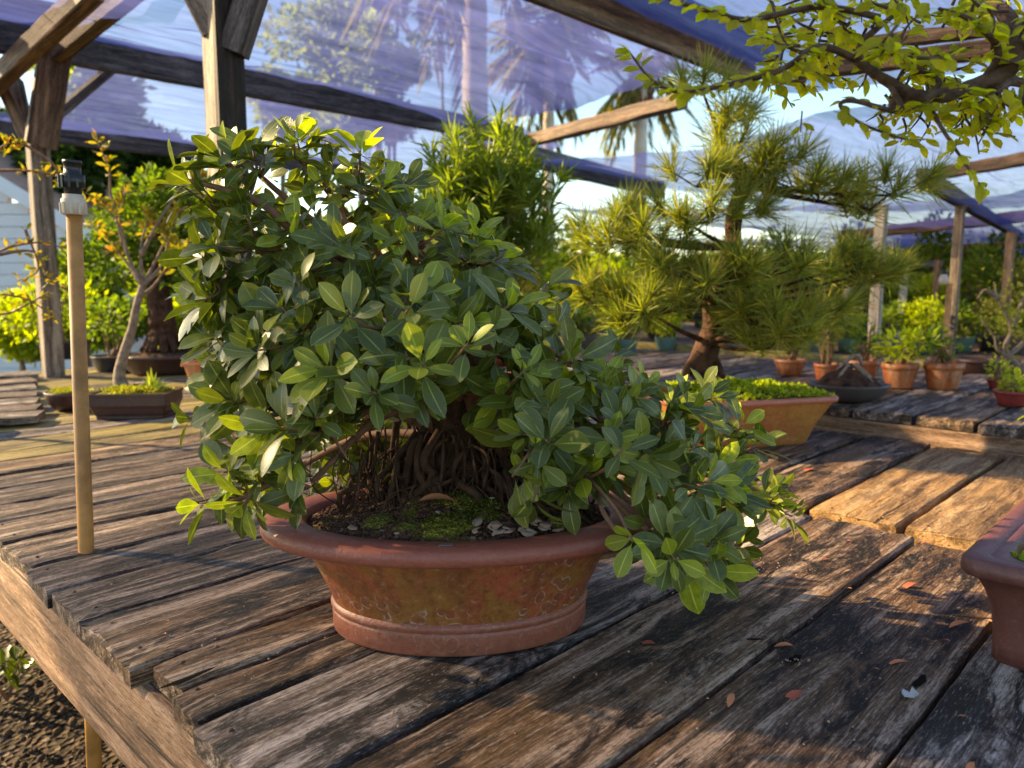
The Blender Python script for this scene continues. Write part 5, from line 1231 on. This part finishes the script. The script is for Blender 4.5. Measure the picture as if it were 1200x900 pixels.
tree_px('yellow_shrub', 240, 280, 28, 60, 8.4, 3500, .09, M['shrub_o'], 'straw coloured upright shrub beside the middle post', cat='shrub')
tree_px('yellow_shrub', 140, 385, 60, 30, 8.2, 4500, .07, M['shrub'], 'low green shrub behind the thick trunk bonsai', cat='shrub')
HB = ['far hedge tree behind the ficus', 'far leafy tree behind the podocarpus', 'far tree at the left of the pine', 'far tree behind the pine trunk', 'far tree behind the right needles of the pine', 'far tree behind the whitish post', 'far tree left of the slim grey post', 'far tree right of the slim grey post', 'far tree at the right edge of the view']
for i, (px, py, rx, ry, Y, mt) in enumerate(((430, 300, 110, 70, 11, 'shrub'), (600, 330, 80, 55, 12, 'shrub_o'), (700, 345, 70, 42, 13, 'shrub_y'), (800, 350, 70, 38, 14, 'shrub'), (920, 345, 70, 40, 14.5, 'shrub_o'), (1000, 330, 60, 42, 16, 'shrub'), (1075, 318, 60, 42, 17, 'shrub_o'), (1140, 325, 50, 46, 17, 'shrub_y'), (1205, 320, 55, 50, 16, 'shrub'))):
    tree_px('hedge_tree', px, py, rx, ry, Y, 5200, .13, M[mt], HB[i])
for i, (px, rx) in enumerate(((300, 130), (520, 120), (700, 110), (900, 130), (1120, 130), (1300, 110), (80, 130), (-120, 120))):
    tree_px('backdrop_tree', px, 332, rx, 30 if px > 250 else 75, 26, 6500, .3, M['shrub' if i % 2 else 'tree_dark'], ['distant treeline clump behind the middle post', 'distant treeline clump behind the podocarpus', 'distant treeline clump at the left of the pine', 'distant treeline clump behind the pine', 'distant treeline clump behind the right posts', 'distant treeline clump past the right edge', 'distant treeline clump behind the white house', 'distant treeline clump past the left edge'][i])

# house at far left
HY = 10.5
hs = empty('house', Pt(20, 330, HY) * 1.0, 'white clapboard house with pinkish roof at the far left', 'house'); hs.location.z = 0
pa = Pt(0, 214, HY); pb = Pt(80, 262, HY); slope = (pb.z - pa.z) / (pb.x - pa.x); xr = pb.x + .1
m = MB(); hh = .16
zt0 = lambda x: pa.z + slope * (x - pa.x) - .22
k = 0; z = 0.0
while z < zt0(pa.x - 2):
    xe = min(xr - .05, pa.x + (z + .22 - pa.z) / slope) if slope else xr
    if xe > pa.x - 3.4:
        mb = MB(); mb.box(((pa.x - 3.5 + xe) / 2, HY + .06 - .0, z + hh / 2), xe - pa.x + 3.5, .03, hh - .01, Matrix.Rotation(R(4), 4, 'X')); mb.box(((pa.x - 3.5 + xe) / 2, HY + .12, z + hh / 2), xe - pa.x + 3.5, .05, hh)
        mb.build('siding_board', M['siding'], hs)
    z += hh
m = MB(); m.box((xr - 1.8, HY + 3, .9), 3.3, 5.7, 1.8); m.build('wall', M['siding'], hs)
m = MB(); m.beam((pa.x - 2, HY - .05, pa.z - 2 * slope), (pb.x + .35, HY - .05, pb.z + .35 * slope), .06, .17); m.build('barge_board', M['siding'], hs)
m = MB(); m.beam((pa.x - 2, HY + 3.2, pa.z - 2 * slope + .06), (pb.x + .42, HY + 3.2, pb.z + .42 * slope + .06), 6.3, .06); m.build('roof', M['roof'], hs)
hs2 = empty('house', Vector((Pt(110, 330, 16).x, 16, 0)), 'low building with a pinkish brown roof behind the tan standpipe', 'house')
a = Pt(55, 268, 15.5); b = Pt(165, 268, 15.5); c = Pt(70, 232, 18); d = Pt(140, 232, 18)
m = MB(); m.v = [a, b, d, c] + [p + Vector((0, .05, -.12)) for p in (a, b, d, c)]; m.f = [[0, 1, 2, 3], [7, 6, 5, 4], [0, 4, 5, 1], [1, 5, 6, 2], [2, 6, 7, 3], [3, 7, 4, 0]]; m.build('roof', M['roof'], hs2)
m = MB(); m.box(((a.x + b.x) / 2, 17, a.z / 2 - .1), b.x - a.x - .3, 2.6, a.z - .1); m.build('wall', M['siding'], hs2)

# palms
def palm(px, base_py, top_py, Y, r, label, fr=26, fl=1.6, boots=None, skirt=True, r2=None, crownlift=0):
    b = Pt(px, base_py, Y); tpz = Pt(px, top_py, Y).z; t = empty('palm_tree', Vector((b.x, b.y, 0)), label, 'palm'); m = MB(); n = 22
    m.tube([(0, 0, -.2 + (tpz + .2) * i / n) for i in range(n + 1)], [r * (1 + .05 * math.sin(i * 2.1)) * (1 - .25 * i / n) for i in range(n + 1)], 14); m.build('trunk', M['palm_trunk'], t, True, loc=(0, 0, 0))
    if boots:
        m = MB(); 
        for k in range(46):
            a = rng.uniform(0, 6.28); z = tpz - rng.uniform(0, boots); m.tube([(r * math.cos(a), r * math.sin(a), z - .1), (r * 1.7 * math.cos(a), r * 1.7 * math.sin(a), z + .12)], [.05, .02], 4)
        m.build('leaf_bases', M['palm_boots'], t, loc=(0, 0, 0))
    A = []
    for k in range(fr):
        a = rng.uniform(0, 6.28); el_ = rng.uniform(-1.1, 1.1) if skirt else rng.uniform(-.3, 1.2); d = Vector((math.cos(a) * math.cos(el_), math.sin(a) * math.cos(el_), math.sin(el_))); L2 = fl * rng.uniform(.75, 1.1)
        for j in range(64):
            s = rng.random(); c = Vector((0, 0, tpz)) + d * L2 * s + Vector((0, 0, -.55 * L2 * s * s)); sd_ = d.cross(Vector((0, 0, 1))).normalized() * rng.choice((-1, 1))
            A.append(orient(c, sd_ * (.9 - .3 * s) + d * .7 + Vector((0, 0, -.6)), Vector((0, 0, 1)) + rdir() * .3, fl * .34 * (1.15 - .6 * abs(s - .5)), .12))
    link('fronds', joined('fronds', BLADE, np.array(A)), M['palm_leaf'], t, loc=(0, 0, 0), kind='stuff'); return t
palm(557, 150, -160, 12.5, .23, 'tall pale palm trunk rising through the view at centre top', fl=2.2)
palm(643, 180, 42, 16, .13, 'bushy palm with hanging fronds behind the net at centre top', fr=44, fl=1.5)
palm(750, 200, 80, 17, .17, 'palm with reddish leaf bases at right of the peeled pole', fr=30, fl=1.3, boots=.9)
palm(519, 160, 12, 18, .045, 'thin small palm left of the large palm trunk', fr=22, fl=.75, boots=.4)
palm(443, 160, -5, 18, .10, 'small palm crown at the top edge above the ficus', fr=24, fl=.9)

S.render.resolution_x = 1024; S.render.resolution_y = 768
S.cycles.transparent_max_bounces = 24
